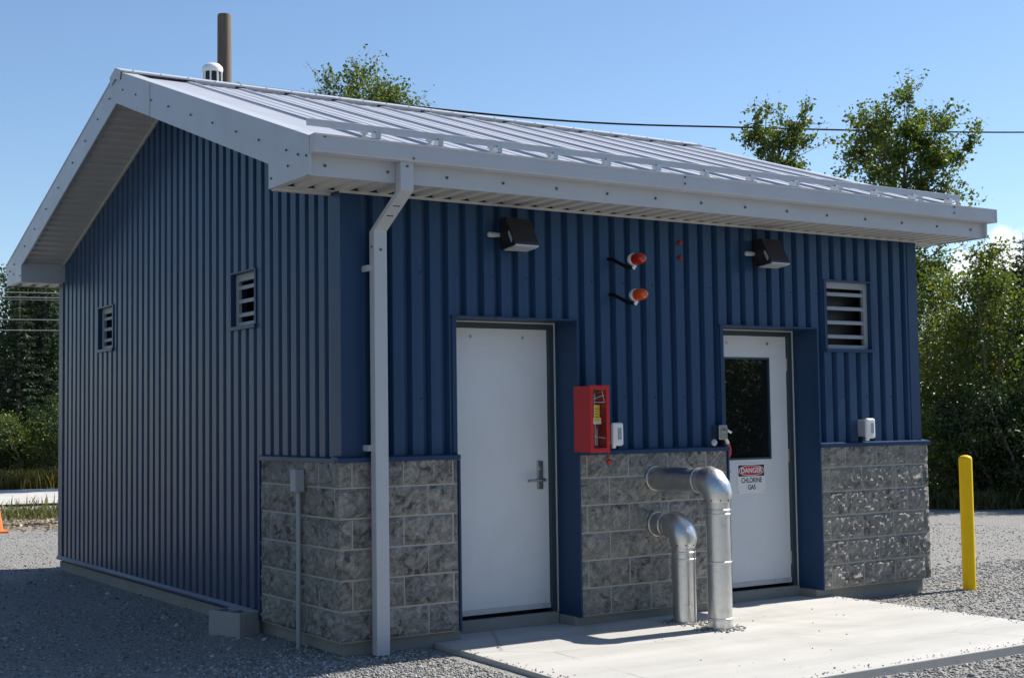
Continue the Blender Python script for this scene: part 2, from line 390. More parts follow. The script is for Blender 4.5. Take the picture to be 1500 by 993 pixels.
# cladding -------------------------------------------------------------
PIT, DEP = .1475, .046
PROF = [(0, 0), (.084, 0), (.1, 1), (.132, 1), (.1475, 0)]      # outer flat, side, groove, side
def clad(name, length, place, holes, top, bottom, start=.0, mat='blue', pit=PIT):
    """vertical ribbed sheet along [0,length]; place(t, depth, z) gives the 3-D point"""
    br = set([0., length]); k = -1; bps = []
    while start + k * pit < length + pit:
        for a, dpt in PROF[:-1]:
            bps.append((start + k * pit + a * pit / PIT, dpt * DEP))
        k += 1
    T = np.array([q[0] for q in bps]); Dp = np.array([q[1] for q in bps])
    br |= {t for t in T if 0 < t < length}
    for h in holes: br |= {h[0], h[1]}
    for tt in getattr(top, 'breaks', []): br.add(tt)
    br = sorted(t for t in br if 0 <= t <= length)
    m = MB()
    for t0, t1 in zip(br[:-1], br[1:]):
        if t1 - t0 < 1e-5: continue
        tm = (t0 + t1) / 2
        segs = [(bottom(tm), None)]
        cuts = sorted((h[2], h[3]) for h in holes if h[0] - 1e-6 <= tm <= h[1] + 1e-6)
        z = bottom(tm); out = []
        for a, c in cuts:
            if a > z + 1e-4: out.append((z, a))
            z = max(z, c)
        out.append((z, None))
        d0, d1 = np.interp(t0, T, Dp), np.interp(t1, T, Dp)
        for a, c in out:
            za0 = za1 = a; zc0, zc1 = (c, c) if c is not None else (top(t0), top(t1))
            if zc0 - za0 < 1e-4 and zc1 - za1 < 1e-4: continue
            m.quad(place(t0, d0, za0), place(t1, d1, za1), place(t1, d1, zc1), place(t0, d0, zc0))
    return m.build(name, mat, B)
LEDGE = 1.372
holes = [(a - .012, b + .012, 0, ZH + .012) for a, b in DOORS]
VENT = (4.60, 5.14, 2.16, 2.735)
holes.append(VENT)
holes = [(h[0] - S, h[1] - S, h[2], h[3]) for h in holes]
clad('front_cladding', W - 2 * S, lambda t, d, z: (S + t, S + d, z), holes, lambda t: ZF + .02, lambda t: LEDGE - .01, start=.2445)
def gtop(t): return zroof(t + S) - .16
gtop.breaks = [D / 2 - S]
SILL = .18
LOUV = [(1.50, 1.965), (5.03, 5.495)]; LZ = (2.345, 2.755)
gh = [(a - S, c - S, LZ[0], LZ[1]) for a, c in LOUV]
clad('gable_cladding', D - 2 * S, lambda t, d, z: (S + d, S + t, z), gh, gtop, lambda t: LEDGE - .01 if t + S < LG or t + S > D - .05 else SILL, start=.10, pit=.1545)
clad('gable_cladding', D - 2 * S, lambda t, d, z: (W - S - d, S + t, z), [], gtop, lambda t: LEDGE - .01 if t + S < LG else SILL, start=.10, pit=.1545)
clad('rear_cladding', W - 2 * S, lambda t, d, z: (S + t, D - S - d, z), [], lambda t: ZF + .02, lambda t: SILL, start=.05)
# dark structure inside, so nothing shows through the openings
MB().box(.30, W - .30, .42, D - .30, .1, 3.3).build('inner_wall', 'black', B)
# foundation
fd = MB(); FI = .055
fd.box(FI, .955, FI, .30, -.25, ZB - .002); fd.box(1.93, 3.44, FI, .30, -.25, ZB - .002); fd.box(4.41, W - FI, FI, .30, -.25, ZB - .002)
fd.box(FI, W - FI, .30, D - FI, -.25, ZB - .003)
fd.build('foundation', 'found', B, bevel=.006)
for a, c in DOORS:
    MB().box(a + .026, c - .020, .245, .299, -.2, .168).build('door_sill', 'found', B, bevel=.006)
# corner flashings
def ell(name, x, y, sx, sy, z0, z1, wx=.155, wy=.15, mat='blue_dark'):
    m = MB(); t = .004
    m.prism([(x, y), (x + sx * wx, y), (x + sx * wx, y + sy * t), (x + sx * t, y + sy * t), (x + sx * t, y + sy * wy), (x, y + sy * wy)], 2, z0, z1)
    return m.build(name, mat, B)
ell('corner_flashing', S - .006, S - .006, 1, 1, LEDGE - .004, ZF - .002)
ell('corner_flashing', W - S + .006, S - .006, -1, 1, LEDGE - .004, ZF - .002, .12)
ell('corner_flashing', S - .006, D - S + .006, 1, -1, SILL, ZF + .03)
ell('corner_flashing', W - S + .006, D - S + .006, -1, -1, SILL, ZF + .03)

# stone block piers -----------------------------------------------------
CH = .2032 * (ZT + .012 - ZB) / 1.2
def ledge(pts_along, name='ledge_flashing'):
    pass
def split_face(w, h, seed, nx=None, nz=None):
    """rough displaced front: returns a function giving depth (towards viewer) at u,v in 0..1"""
    r = np.random.default_rng(seed); ph = r.uniform(0, 9, (7, 2)); fr = r.uniform(3, 17, (7, 2)); am = r.uniform(.4, 1, 7)
    def f(u, v):
        e = min(u * w, (1 - u) * w, v * h, (1 - v) * h)
        k = min(1, e / .022)
        q = sum(a * math.sin(p0 + f0 * u * w * 5) * math.cos(p1 + f1 * v * h * 8) for a, (p0, p1), (f0, f1) in zip(am, ph, fr)) / 4
        return max(-.0072, -.007 * (1 - k) + k * (.007 + .012 * q + r.uniform(-.009, .008)))
    return f
def block_mesh(w, h, seed, dep=.06, corner=0, w2=0):
    """block with a split face on y=0; corner=+1 -> another split face on the right end (x=w), -1 -> on the left"""
    g = .006; nx = max(3, int(w / .024)); nz = 8
    f = split_face(w, h, seed); m = MB()
    X = [g + (w - 2 * g) * i / nx for i in range(nx + 1)]; Zz = [g + (h - 2 * g) * j / nz for j in range(nz + 1)]
    if corner == 1: X = [g + (w - g - .002) * i / nx for i in range(nx + 1)]
    if corner == -1: X = [.002 + (w - g - .002) * i / nx for i in range(nx + 1)]
    v = [(x, -f(i / nx, j / nz), z) for j, z in enumerate(Zz) for i, x in enumerate(X)]
    F = [(j * (nx + 1) + i, j * (nx + 1) + i + 1, (j + 1) * (nx + 1) + i + 1, (j + 1) * (nx + 1) + i) for j in range(nz) for i in range(nx)]
    k = len(v); rim = [i for i in range(nx + 1)] + [(j + 1) * (nx + 1) - 1 for j in range(1, nz + 1)] + [nz * (nx + 1) + i for i in range(nx - 1, -1, -1)] + [j * (nx + 1) for j in range(nz - 1, 0, -1)]
    if corner == 0:
        v += [(v[i][0], dep, v[i][2]) for i in rim]
        F += [(rim[a], k + a, k + (a + 1) % len(rim), rim[(a + 1) % len(rim)]) for a in range(len(rim))]
        return m.add(v, F).mesh()
    # corner block: second split face along y on the chosen end
    f2 = split_face(w2, h, seed + 500); ny = max(3, int(w2 / .024)); xe = X[-1] if corner == 1 else X[0]; sgn = corner
    Y = [(w2 - g) * i / ny for i in range(ny + 1)]
    v2 = []
    for j, z in enumerate(Zz):
        for i, y in enumerate(Y):
            if i == 0: q = v[j * (nx + 1) + (nx if corner == 1 else 0)]; v2.append(q)
            else: v2.append((xe + sgn * f2(i / ny, j / nz), y, z))
    F2 = [(j * (ny + 1) + i, j * (ny + 1) + i + 1, (j + 1) * (ny + 1) + i + 1, (j + 1) * (ny + 1) + i) for j in range(nz) for i in range(ny)]
    m.add(v, F); m.add(v2, F2)
    # top and bottom caps
    other = X[0] if corner == 1 else X[-1]
    for j in (0, nz):
        front = [v[j * (nx + 1) + i] for i in range(nx + 1)]; side = [v2[j * (ny + 1) + i] for i in range(1, ny + 1)]
        if corner == -1: loop = front[::-1] + side
        else: loop = front + side
        loop.append((other, Y[-1], loop[0][2])); m.add(loop, [tuple(range(len(loop)))])
    me = m.mesh(); bm = bmesh.new(); bm.from_mesh(me); bmesh.ops.remove_doubles(bm, verts=bm.verts, dist=1e-5); bmesh.ops.recalc_face_normals(bm, faces=bm.faces); bm.to_mesh(me); bm.free()
    return me
MC = {}
def blk(parent, loc, rz, w, h, corner=0, w2=0):
    key = (round(w, 2), round(h, 3), corner, round(w2, 2)); lst = MC.setdefault(key, [])
    if len(lst) < (5 if corner == 0 else 3):
        me = block_mesh(w, h, len(MC) * 31 + len(lst) + 1, corner=corner, w2=w2); me.name = 'block'
        for p in me.polygons: p.use_smooth = False
        lst.append(me)
    me = random.choice(lst)
    o = put('block', me, 'block', parent)
    o.location = Vector(loc) - ORG[parent]; o.rotation_euler = (0, 0, rz); return o
def row_edges(a, b, j0, step=.387):
    js = [a]; t = j0
    while t < b - .02:
        if t > a + .02: js.append(t)
        t += step
    return js + [b]
ROW = [(ZB + k * CH, CH) for k in range(6)]
def front_row(parent, a, b, j0, k, y=0):
    e = row_edges(a, b, j0)
    for x0, x1 in zip(e[:-1], e[1:]): blk(parent, (x0, y, ROW[k][0]), 0, x1 - x0, CH)
# left pier (wraps the gable corner)
t_ = .0095
p1 = MB().box(t_, LF - .002, t_, .30, ZB, ZT + .006).box(t_, .25, .30, LG - .003, ZB, ZT + .006).build('masonry_pier', 'mortar', B)
p2 = MB().box(MP0 + .002, MP1 - .002, t_, .30, ZB, ZT + .006).build('masonry_pier', 'mortar', B)
p3 = MB().box(RP0 + .002, W - t_, t_, .30, ZB, ZT + .006).box(W - .25, W - t_, .30, LG - .003, ZB, ZT + .006).build('masonry_pier', 'mortar', B)
for k in range(6):
    top = 5 - k; A = top % 2 == 0        # rows counted from the top
    fw, gw = (.10, .33) if A else (.29, .09)
    z = ROW[k][0]
    blk(p1, (0, 0, z), 0, fw, CH, -1, gw)
    fe = [.10, .487, .876, LF] if A else [.29, .675, LF]
    for a, c in zip(fe[:-1], fe[1:]): blk(p1, (a, 0, z), 0, c - a, CH)
    ge = [.33, .735, 1.145, LG] if A else [.09, .53, .968, LG]
    for a, c in zip(ge[:-1], ge[1:]): blk(p1, (0, c, z), -math.pi / 2, c - a, CH)
    front_row(p2, MP0, MP1, 2.028 if A else 2.232, k)
    e = [RP0, 4.75, 5.132, 5.514] if A else [RP0, 4.552, 4.94, 5.322, 5.71 if k < 5 else 5.70]
    for a, c in zip(e[:-1], e[1:]): blk(p3, (a, 0, z), 0, c - a, CH)
    cw = W - e[-1]; gw2 = .12 if A else .33
    blk(p3, (e[-1], 0, z), 0, cw, CH, 1, gw2)
    ge = [gw2, gw2 + .39, gw2 + .78, LG]
    for a, c in zip(ge[:-1], ge[1:]): blk(p3, (W, a, z), math.pi / 2, c - a, CH)
# ledge flashing over the blocks
def ledge_run(prof, x0, x1): return MB().prism(prof, 0, x0, x1)
PF = [(-.016, ZT - .002), (-.016, ZT + .026), (-.020, ZT + .028), (S + .036, LEDGE), (S + .036, ZT + .010), (-.012, ZT + .010), (-.012, ZT - .002)]
ledge_run(PF, -.016, LF + .013).build('ledge_flashing', 'blue_dark', B)
ledge_run(PF, MP0 - .008, MP1 + .013).build('ledge_flashing', 'blue_dark', B)
ledge_run(PF, RP0 - .010, W + .02).build('ledge_flashing', 'blue_dark', B)
MB().prism([(-.017, ZT - .003), (-.017, ZT + .0255), (S + .036, LEDGE - .001), (S + .036, ZT + .0105), (-.0125, ZT + .0105), (-.0125, ZT - .003)], 1, S - .02, LG + .012).build('ledge_flashing', 'blue_dark', B)
MB().prism([(W + .017, ZT - .003), (W + .017, ZT + .0255), (W - S - .036, LEDGE - .001), (W - S - .036, ZT + .0105), (W + .0125, ZT + .0105), (W + .0125, ZT - .003)], 1, S - .02, LG + .012).build('ledge_flashing', 'blue_dark', B)
# gable: vertical trim at the pier's end and base flashing along the sill
MB().box(-.006, S + .03, LG + .001, LG + .030, ZB + .004, ZT + .03).build('pier_end_flashing', 'blue_dark', B)
MB().prism([(S - .022, SILL - .012), (S - .022, SILL + .004), (S - .006, SILL + .030), (S + .04, SILL + .034), (S + .04, SILL - .002), (S - .016, SILL - .002), (S - .016, SILL - .012)], 1, LG + .03, D - S + .012).build('base_flashing', 'blue_dark', B)
MB().box(W - S - .04, W - S + .02, LG + .03, D - S + .01, SILL - .012, SILL + .02).build('base_flashing', 'blue_dark', B)
MB().box(S - .01, W - S + .01, D - S - .04, D - S + .02, SILL - .012, SILL + .02).build('base_flashing', 'blue_dark', B)

# doors -----------------------------------------------------------------
DY = .315
for di, (a, c) in enumerate(DOORS):
    # flashed reveal
    MB().box(a - .014, a, S - .012, .36, ZB + .0, ZH + .0).build('reveal_flashing', 'blue_dark', B)
    MB().box(c, c + .014, S - .012 if 0 else -.006, .36, ZB - .004, ZH).build('reveal_flashing', 'blue_dark', B)
    MB().box(a - .040, c + .034, S - .018, .36, ZH, ZH + .012).build('head_flashing', 'blue_dark', B)
    MB().box(a - .034, a - .014, S - .012, S - .008, LEDGE, ZH).build('jamb_trim', 'blue_dark', B)
    MB().box(c + .014, c + .030, S - .012, S - .008, LEDGE, ZH).build('jamb_trim', 'blue_dark', B)
    MB().box(a - .016, a - .001, -.008, S - .013, ZB - .004, ZT - .004).build('jamb_trim', 'blue_dark', B)
    fr = MB().box(a + .001, a + .05, .285, .36, .168, ZH - .004).box(c - .05, c - .008, .285, .36, .168, ZH - .004).box(a + .05, c - .05, .285, .36, 2.272, ZH - .004).build('door_frame', 'frame', B, bevel=.002)
    MB().box(c - .008, c - .001, .277, .35, .165, ZH - .002).box(a + .01, c - .008, .277, .284, ZH - .012, ZH - .003).build('sealant_bead', 'seal', fr)
    x0, x1, z0, z1 = a + .052, c - .052, .192, 2.268
    if di == 0:
        dr = MB().box(x0, x1, DY, DY + .045, z0, z1).build('door', 'door', B, bevel=.002)
        dr['label'] = 'solid pale grey metal door with lever handle'
        h = MB(); hx = 1.812
        h.box(hx - .026, hx + .026, DY - .014, DY, 1.075, 1.285)
        hd = h.build('handle', 'steel', dr, bevel=.005)
        # lever and lock cylinder
        m = MB(); m.tube([(hx, DY - .014, 1.145), (hx, DY - .06, 1.145)], .014, 12); m.tube([(hx + .012, DY - .062, 1.145), (hx - .04, DY - .066, 1.146), (hx - .125, DY - .06, 1.143), (hx - .135, DY - .045, 1.142)], [.011, .0105, .010, .009], 10)
        m.tube([(hx, DY - .014, 1.235), (hx, DY - .026, 1.235)], .017, 14)
        m.build('lever', 'steel', dr, smooth=True)
    else:
        gx0, gx1, gz0, gz1 = 3.665, 4.185, 1.236, 2.088
        dr = MB().box(x0, gx0, DY, DY + .045, z0, z1).box(gx1, x1, DY, DY + .045, z0, z1).box(gx0, gx1, DY, DY + .045, z0, gz0).box(gx0, gx1, DY, DY + .045, gz1, z1).build('door', 'door', B)
        dr['label'] = 'pale grey metal door with a tall dark window'
        g = .016
        MB().box(gx0, gx0 + g, DY - .004, DY + .03, gz0, gz1).box(gx1 - g, gx1, DY - .004, DY + .03, gz0, gz1).box(gx0 + g, gx1 - g, DY - .004, DY + .03, gz0, gz0 + g).box(gx0 + g, gx1 - g, DY - .004, DY + .03, gz1 - g, gz1).build('glazing_bead', 'frame', dr)
        MB().box(gx0 + g, gx1 - g, DY + .012, DY + .02, gz0 + g, gz1 - g).build('window_pane', 'glass', dr)
        for z in (2.03, 1.26, .40):
            MB().tube([(x1 + .006, DY - .004, z - .055), (x1 + .006, DY - .004, z + .055)], .009, 10).build('hinge', 'brass', dr, smooth=True)
        hx = x0 + .07
        m = MB().box(hx - .026, hx + .026, DY - .014, DY, 1.075, 1.285); m.build('handle', 'steel', dr, bevel=.004)
        MB().tube([(hx, DY - .03, 1.145), (hx + .12, DY - .06, 1.143)], .011, 10).build('lever', 'steel', dr, smooth=True)
    sw = MB().box(x0 + .002, x1 - .002, DY - .010, DY, z0 + .004, z0 + .040).build('door_sweep', 'trim', dr)
    m = MB()
    for q in range(7): xx = x0 + .06 + q * (x1 - x0 - .12) / 6; m.tube([(xx, DY - .010, z0 + .022), (xx, DY - .0135, z0 + .022)], .006, 8)
    for q in (.25, .75): xx = x0 + (x1 - x0) * q + .01; m.tube([(xx, DY, 2.205), (xx, DY - .006, 2.205)], .012, 10)
    m.build('screw', 'steel', dr, kind='stuff')

# louvred vents -----------------------------------------------------------
def vent(face, a, c, z0, z1, nsl, labelx):
    """face 'front' : x in [a,c];  face 'gable' : y in [a,c] (seen from -X)"""
    if face == 'front': P = lambda u0, u1, d0, d1, zz0, zz1, m: m.box(u0, u1, d0, d1, zz0, zz1)
    else: P = lambda u0, u1, d0, d1, zz0, zz1, m: m.box(d0, d1, u0, u1, zz0, zz1)
    fl, dp, r = .030, .125, .012
    # projecting flashing round the hole: sill, head, jambs
    m = MB(); P(a - fl, c + fl, S - .014, S + dp, z1, z1 + .014, m); P(a - fl + .004, c + fl - .004, S - .02, S + dp, z0 - .028, z0, m)
    P(a - fl, a, S - .010, S + dp, z0, z1, m); P(c, c + fl, S - .010, S + dp, z0, z1, m)
    v = m.build('louvre_vent', 'blue_dark', B); v['label'] = labelx
    m = MB(); fy0, fy1, fw = S + .034, S + .066, .045
    P(a, a + fw, fy0, fy1, z0, z1, m); P(c - fw, c, fy0, fy1, z0, z1, m); P(a + fw, c - fw, fy0, fy1, z0, z0 + .035, m); P(a + fw, c - fw, fy0, fy1, z1 - .055, z1, m)
    m.build('vent_frame', 'conduit', v, bevel=.002)
    gap = (z1 - .055 - z0 - .035) / nsl
    for k in range(nsl):
        zz = z0 + .035 + gap * (k + 1) - .036
        q = MB()
        pr = [(fy0 + .006, zz - .029), (fy0 + .006, zz), (fy0 + .020, zz + .006), (fy0 + .020, zz - .020)]
        if face == 'front': q.prism(pr, 0, a + fw + .001, c - fw - .001)
        else: q.prism([(p, z) for p, z in pr], 1, a + fw + .001, c - fw - .001)
        if k < nsl: q.build('slat', 'conduit', v)
    # dark cavity behind
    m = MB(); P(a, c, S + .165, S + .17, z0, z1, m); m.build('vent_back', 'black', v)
vent('front', *VENT[:2], VENT[2], VENT[3], 4, 'large louvred vent with four slats beside the glazed door')
vent('gable', *LOUV[0], *LZ, 3, 'small louvred vent nearer the front corner')
vent('gable', *LOUV[1], *LZ, 3, 'small louvred vent nearer the rear corner')

# roof ----------------------------------------------------------------------
RX0, RX1 = -OV, W + OVR; YE = -.43
def roof_pt(x, y, h=0):       # h measured along the slope normal, front slope for y<D/2
    sg = -1 if y < D / 2 else 1; c_ = 1 / math.sqrt(1 + SL * SL)
    return (x, y + sg * SL * c_ * h, zroof(y) + c_ * h)
RIBS = [.2 + .4785 * k for k in range(13)]
for side in (0, 1):
    ye, yr = (YE, D / 2) if side == 0 else (D - YE, D / 2 + 1e-4)
    prof = [(RX0, 0)]
    for x in RIBS:
        prof += [(x - .04, 0), (x - .02, .019), (x + .02, .019), (x + .04, 0)]
        # stiffening swages in the pan
        for q in (.165, .315):
            if x + q + .02 < RX1: prof += [(x + q - .016, 0), (x + q - .006, .006), (x + q + .006, .006), (x + q + .016, 0)]
    prof.append((RX1, 0)); m = MB()
    prof = [p for p in prof if RX0 <= p[0] <= RX1]
    for (xa, ha), (xb, hb) in zip(prof[:-1], prof[1:]):
        m.quad(roof_pt(xa, ye, ha - .004), roof_pt(xb, ye, hb - .004), roof_pt(xb, yr, hb - .004), roof_pt(xa, yr, ha - .004))
    rf = m.build('roof_slope', 'roof', B)
    if side == 0: front_roof = rf
    # underside
    MB().add([roof_pt(RX0 + .002, ye, -.03), roof_pt(RX1 - .002, ye, -.03), roof_pt(RX1 - .002, yr, -.03), roof_pt(RX0 + .002, yr, -.03)], [(0, 1, 2, 3)]).build('roof_deck', 'soffit', B)
for x in RIBS: MB().add([roof_pt(x - .039, YE - .001, -.003), roof_pt(x - .019, YE - .001, .018), roof_pt(x + .019, YE - .001, .018), roof_pt(x + .039, YE - .001, -.003)], [(0, 1, 2, 3)]).build('rib_closure', 'trim', front_roof)
# ridge cap
m = MB(); h = .036; rw = .15
for s in (0, 1):
    y0 = D / 2 - rw if s == 0 else D / 2 + rw
    A_ = [roof_pt(RX0 - .012, y0, h), roof_pt(RX1 + .012, y0, h)]; T_ = [(RX0 - .012, D / 2, ZP + h + .005), (RX1 + .012, D / 2, ZP + h + .005)]
    m.add([*A_, T_[1], T_[0]], [(0, 1, 2, 3)])
    lo = [roof_pt(RX0 - .012, y0, h - .014), roof_pt(RX1 + .012, y0, h - .014)]
    m.add([*A_, lo[1], lo[0]], [(0, 1, 2, 3)])
    for xx in (RX0 - .012, RX1 + .012):
        m.add([roof_pt(xx, y0, h), (xx, D / 2, ZP + h + .005), (xx, D / 2, ZP - .06), roof_pt(xx, y0, -.05)], [(0, 1, 2, 3)])
rc = m.build('ridge_cap', 'trim', B)
m = MB()
for q in range(27):
    x = RX0 + .1 + q * .247; p = roof_pt(x, D / 2 - rw + .022, h); e = roof_pt(x, D / 2 - rw + .022, h + .008); m.tube([p, e], .008, 8)
m.build('screw', 'steel', rc, kind='stuff')
m = MB()       # foam closure blocks under the ridge cap between the ribs
for x in RIBS: m.add([roof_pt(x + .05, D / 2 - rw + .012, 0), roof_pt(x + .43, D / 2 - rw + .012, 0), roof_pt(x + .43, D / 2 - rw + .012, h - .015), roof_pt(x + .05, D / 2 - rw + .012, h - .015)], [(0, 1, 2, 3)])
m.build('ridge_closure', 'trim', rc)
# rake flashings and barge boards
def rake(x, sgn):
    BT = .275
    ytip = -.437
    def top(y): return zroof(y) + .006
    for s in (0, 1):
        Yf = (lambda y: y) if s == 0 else (lambda y: D - y)
        seam = 2.60
        for (ya, yb, nm) in ((ytip, seam - .004, 0), (seam + .004, D / 2, 1)) if s == 0 else ((ytip, D / 2, 0),):
            o_ = .003 * nm
            xo = x + sgn * o_
            pts = [(Yf(ya), top(ya)), (Yf(yb), top(yb)), (Yf(yb), top(yb) - BT)]
            if nm == 0: pts += [(Yf(.197), top(.197) - BT), (Yf(.197), 3.137), (Yf(ytip), 3.137)]
            else: pts += [(Yf(ya), top(ya) - BT)]
            MB().prism(pts, 0, xo, xo - sgn * .018).build('barge_board', 'trim', B)
        # top leg of the flashing lying on the roof
        m = MB(); wdt = .135
        a0, a1 = (ytip + .002, D / 2 - .10)
        c0 = [roof_pt(x + sgn * .004, Yf(a0), .016), roof_pt(x - sgn * wdt, Yf(a0), .016), roof_pt(x - sgn * wdt, Yf(a1), .016), roof_pt(x + sgn * .004, Yf(a1), .016)]
        c1 = [roof_pt(x + sgn * .004, Yf(a0), .0), roof_pt(x - sgn * wdt, Yf(a0), .0), roof_pt(x - sgn * wdt, Yf(a1), .0), roof_pt(x + sgn * .004, Yf(a1), .0)]
        m.add(c0 + c1, [(0, 1, 2, 3), (7, 6, 5, 4), (0, 4, 5, 1), (1, 5, 6, 2), (2, 6, 7, 3), (3, 7, 4, 0)])
        m.build('rake_flashing', 'trim', B)
        # sloped soffit panel under the overhang (ribs run across it) and end boxes
        m = MB(); yy = .197; k = 0; wallx = S + .03 if sgn < 0 else W - S - .03
        xs_ = (x - sgn * .018, wallx)
        ylist = []
        while yy < D / 2 - .02:
            ylist += [(yy, 0), (yy + .055, 0), (yy + .067, .016), (yy + .105, .016)]; yy += .117
        ylist = [q for q in ylist if q[0] < D / 2] + [(D / 2, 0)]
        for (ya, ha), (yb, hb) in zip(ylist[:-1], ylist[1:]):
            za, zb = zroof(ya) - BT + .03 + ha, zroof(yb) - BT + .03 + hb
            m.quad((xs_[0], Yf(ya), za), (xs_[1], Yf(ya), za), (xs_[1], Yf(yb), zb), (xs_[0], Yf(yb), zb))
        m.build('rake_soffit', 'soffit', B)
        # closing face of the boxed eave return
        MB().box(min(xs_), max(xs_), min(Yf(.197), Yf(.180)), max(Yf(.197), Yf(.180)), 3.142, zroof(.197) - BT + .04).build('eave_return', 'trim', B)
        # moulding where the sloped soffit meets the wall
        w0 = (S - .016, S + .004) if sgn < 0 else (W - S - .004, W - S + .016)
        MB().prism([(Yf(.2), zroof(.2) - BT + .012), (Yf(D / 2), zroof(D / 2) - BT + .012), (Yf(D / 2), zroof(D / 2) - BT + .034), (Yf(.2), zroof(.2) - BT + .034)], 0, *w0).build('soffit_trim', 'soffit', B)
    m = MB()
    for s in (0, 1):
        Yf = (lambda y: y) if s == 0 else (lambda y: D - y)
        for y in (-.28, -.10, .35, .75, 1.2, 1.65, 2.15, 2.56, 2.95, 3.3):
            z = top(y) - BT * .5; m.tube([(x + sgn * .002, Yf(y), z), (x + sgn * .011, Yf(y), z)], .008, 8)
        for y, z in ((-.40, 3.26), (-.12, 3.24), (.15, 3.20)):
            m.tube([(x + sgn * .001, Yf(y), z), (x + sgn * .008, Yf(y), z)], .008, 8)
    m.build('screw', 'screw', B, kind='stuff')
rake(-OV, -1); rake(W + OVR, 1)
# eaves: fascia, ribbed soffit, gutter
def eave(front):
    Yf = (lambda y: y) if front else (lambda y: D - y)
    x0, x1 = -OV + .002, W + OVR - .002
    def bx(m, xa, xb, ya, yb, za, zb): a_, b_ = sorted((Yf(ya), Yf(yb))); m.box(xa, xb, a_, b_, za, zb); return m
    fa = bx(MB(), x0, x1, -OE, -OE + .018, 3.137, 3.34).build('fascia', 'trim', B)
    m = MB()
    for q in range(15):
        x = x0 + .12 + q * .445; m.tube([(x, Yf(-OE), 3.205), (x, Yf(-OE - .008), 3.205)], .010, 8)
    m.build('screw', 'screw', fa, kind='stuff')
    # ribbed soffit: ribs run towards the wall
    m = MB(); x = x0; P_ = []
    while x < x1:
        P_ += [(x, 0), (x + .062, 0), (x + .074, .034), (x + .132, .034)]; x += .1455
    P_ = [q for q in P_ if q[0] < x1] + [(x1, 0)]
    for (xa, ha), (xb, hb) in zip(P_[:-1], P_[1:]):
        m.quad((xa, Yf(-OE + .016), 3.142 + ha), (xb, Yf(-OE + .016), 3.142 + hb), (xb, Yf(S + .06), 3.142 + hb), (xa, Yf(S + .06), 3.142 + ha))
    for xa, xb in ((x0, S), (W - S, x1)):
        pass
    so = m.build('eave_soffit', 'soffit', B)
    m = MB(); bx(m, S - .01, W - S + .01, S - .018, S - .004, 3.126, 3.143); m.build('soffit_trim', 'soffit', B)
    for xa, xb in ((-OV + .02, S - .012), (W - S + .012, W + OVR - .02)):
        bx(MB(), xa, xb, .165, .196, 3.126, 3.1415).build('soffit_trim', 'soffit', B)
        # soffit continuing to the boxed return
        m = MB(); xx = xa; bx(m, xa, xb, S + .055, .17, 3.1405, 3.150); m.build('eave_soffit', 'soffit', B)
    # gutter: open-topped trough with rolled lip
    g = MB(); gx0, gx1 = -OV + .006, W + OVR + .038
    yo = -OE - .002; yf = -OE - .104; zb, zt = 3.270, 3.384
    prof = [(yo, zt + .004), (yo, zb), (yf + .006, zb), (yf, zb + .008), (yf, zt - .014), (yf - .007, zt - .012), (yf - .007, zt), (yf + .008, zt),
            (yf + .008, zt - .006), (yf + .004, zt - .006), (yf + .004, zb + .010), (yf + .010, zb + .004), (yo - .004, zb + .004), (yo - .004, zt + .004)]
    g.prism([(Yf(a), z) for a, z in prof], 0, gx0, gx1)
    gu = g.build('gutter', 'trim', B)
    for xx in (gx0 - .003, gx1 - .001): bx(MB(), xx, xx + .004, yo - .001, yf - .004, zb - .002, zt + .001).build('end_cap', 'trim', gu)
    if front:
        for xs_ in (2.60, 5.62):
            bx(MB(), xs_ - .03, xs_ + .03, yf - .0016, yf, zb + .012, zt - .016).build('gutter_joint', 'trim', gu)
        m = MB()
        for xs_ in (2.60, 5.62):
            for dx, zz in ((-.012, 3.365), (-.012, 3.315)): m.tube([(xs_ + dx, yf - .001, zz), (xs_ + dx, yf - .006, zz)], .009, 8)
        for zz in (3.36, 3.325, 3.29): m.tube([(gx1 + .003, yf + .03 + (3.36 - zz), zz), (gx1 + .009, yf + .03 + (3.36 - zz), zz)], .008, 8)
        m.tube([(.30, yf - .001, 3.288), (.30, yf - .006, 3.288)], .008, 8); m.tube([(-.33, yf - .001, 3.368), (-.33, yf - .006, 3.368)], .008, 8)
        m.build('screw', 'screw', gu, kind='stuff')
        # gutter hangers seen above the lip
        for k, x in enumerate([-.049 + .4765 * i for i in range(13)]):
            m = MB(); m.box(x - .022, x + .022, yf - .004, yf + .05, zt + .001, zt + .008); m.box(x - .012, x + .012, yf + .012, yf + .02, zt + .008, zt + .032); m.box(x - .024, x + .024, yf + .008, yf + .024, zt + .032, zt + .042)
            m.build('gutter_hanger', 'trim', gu)
eave(True); eave(False)
# snow rail just above the eave
m = MB(); yr = -.20
m.prism([(yr, 3.499), (yr - .003, 3.546), (yr + .004, 3.549), (yr + .010, 3.546), (yr + .006, 3.499)], 0, -.31, 6.085)
srl = m.build('snow_rail', 'trim', B)
for x in RIBS:
    MB().box(x - .02, x + .02, yr - .012, yr + .05, zroof(yr) + .016, 3.512).build('rail_clamp', 'steel', srl)
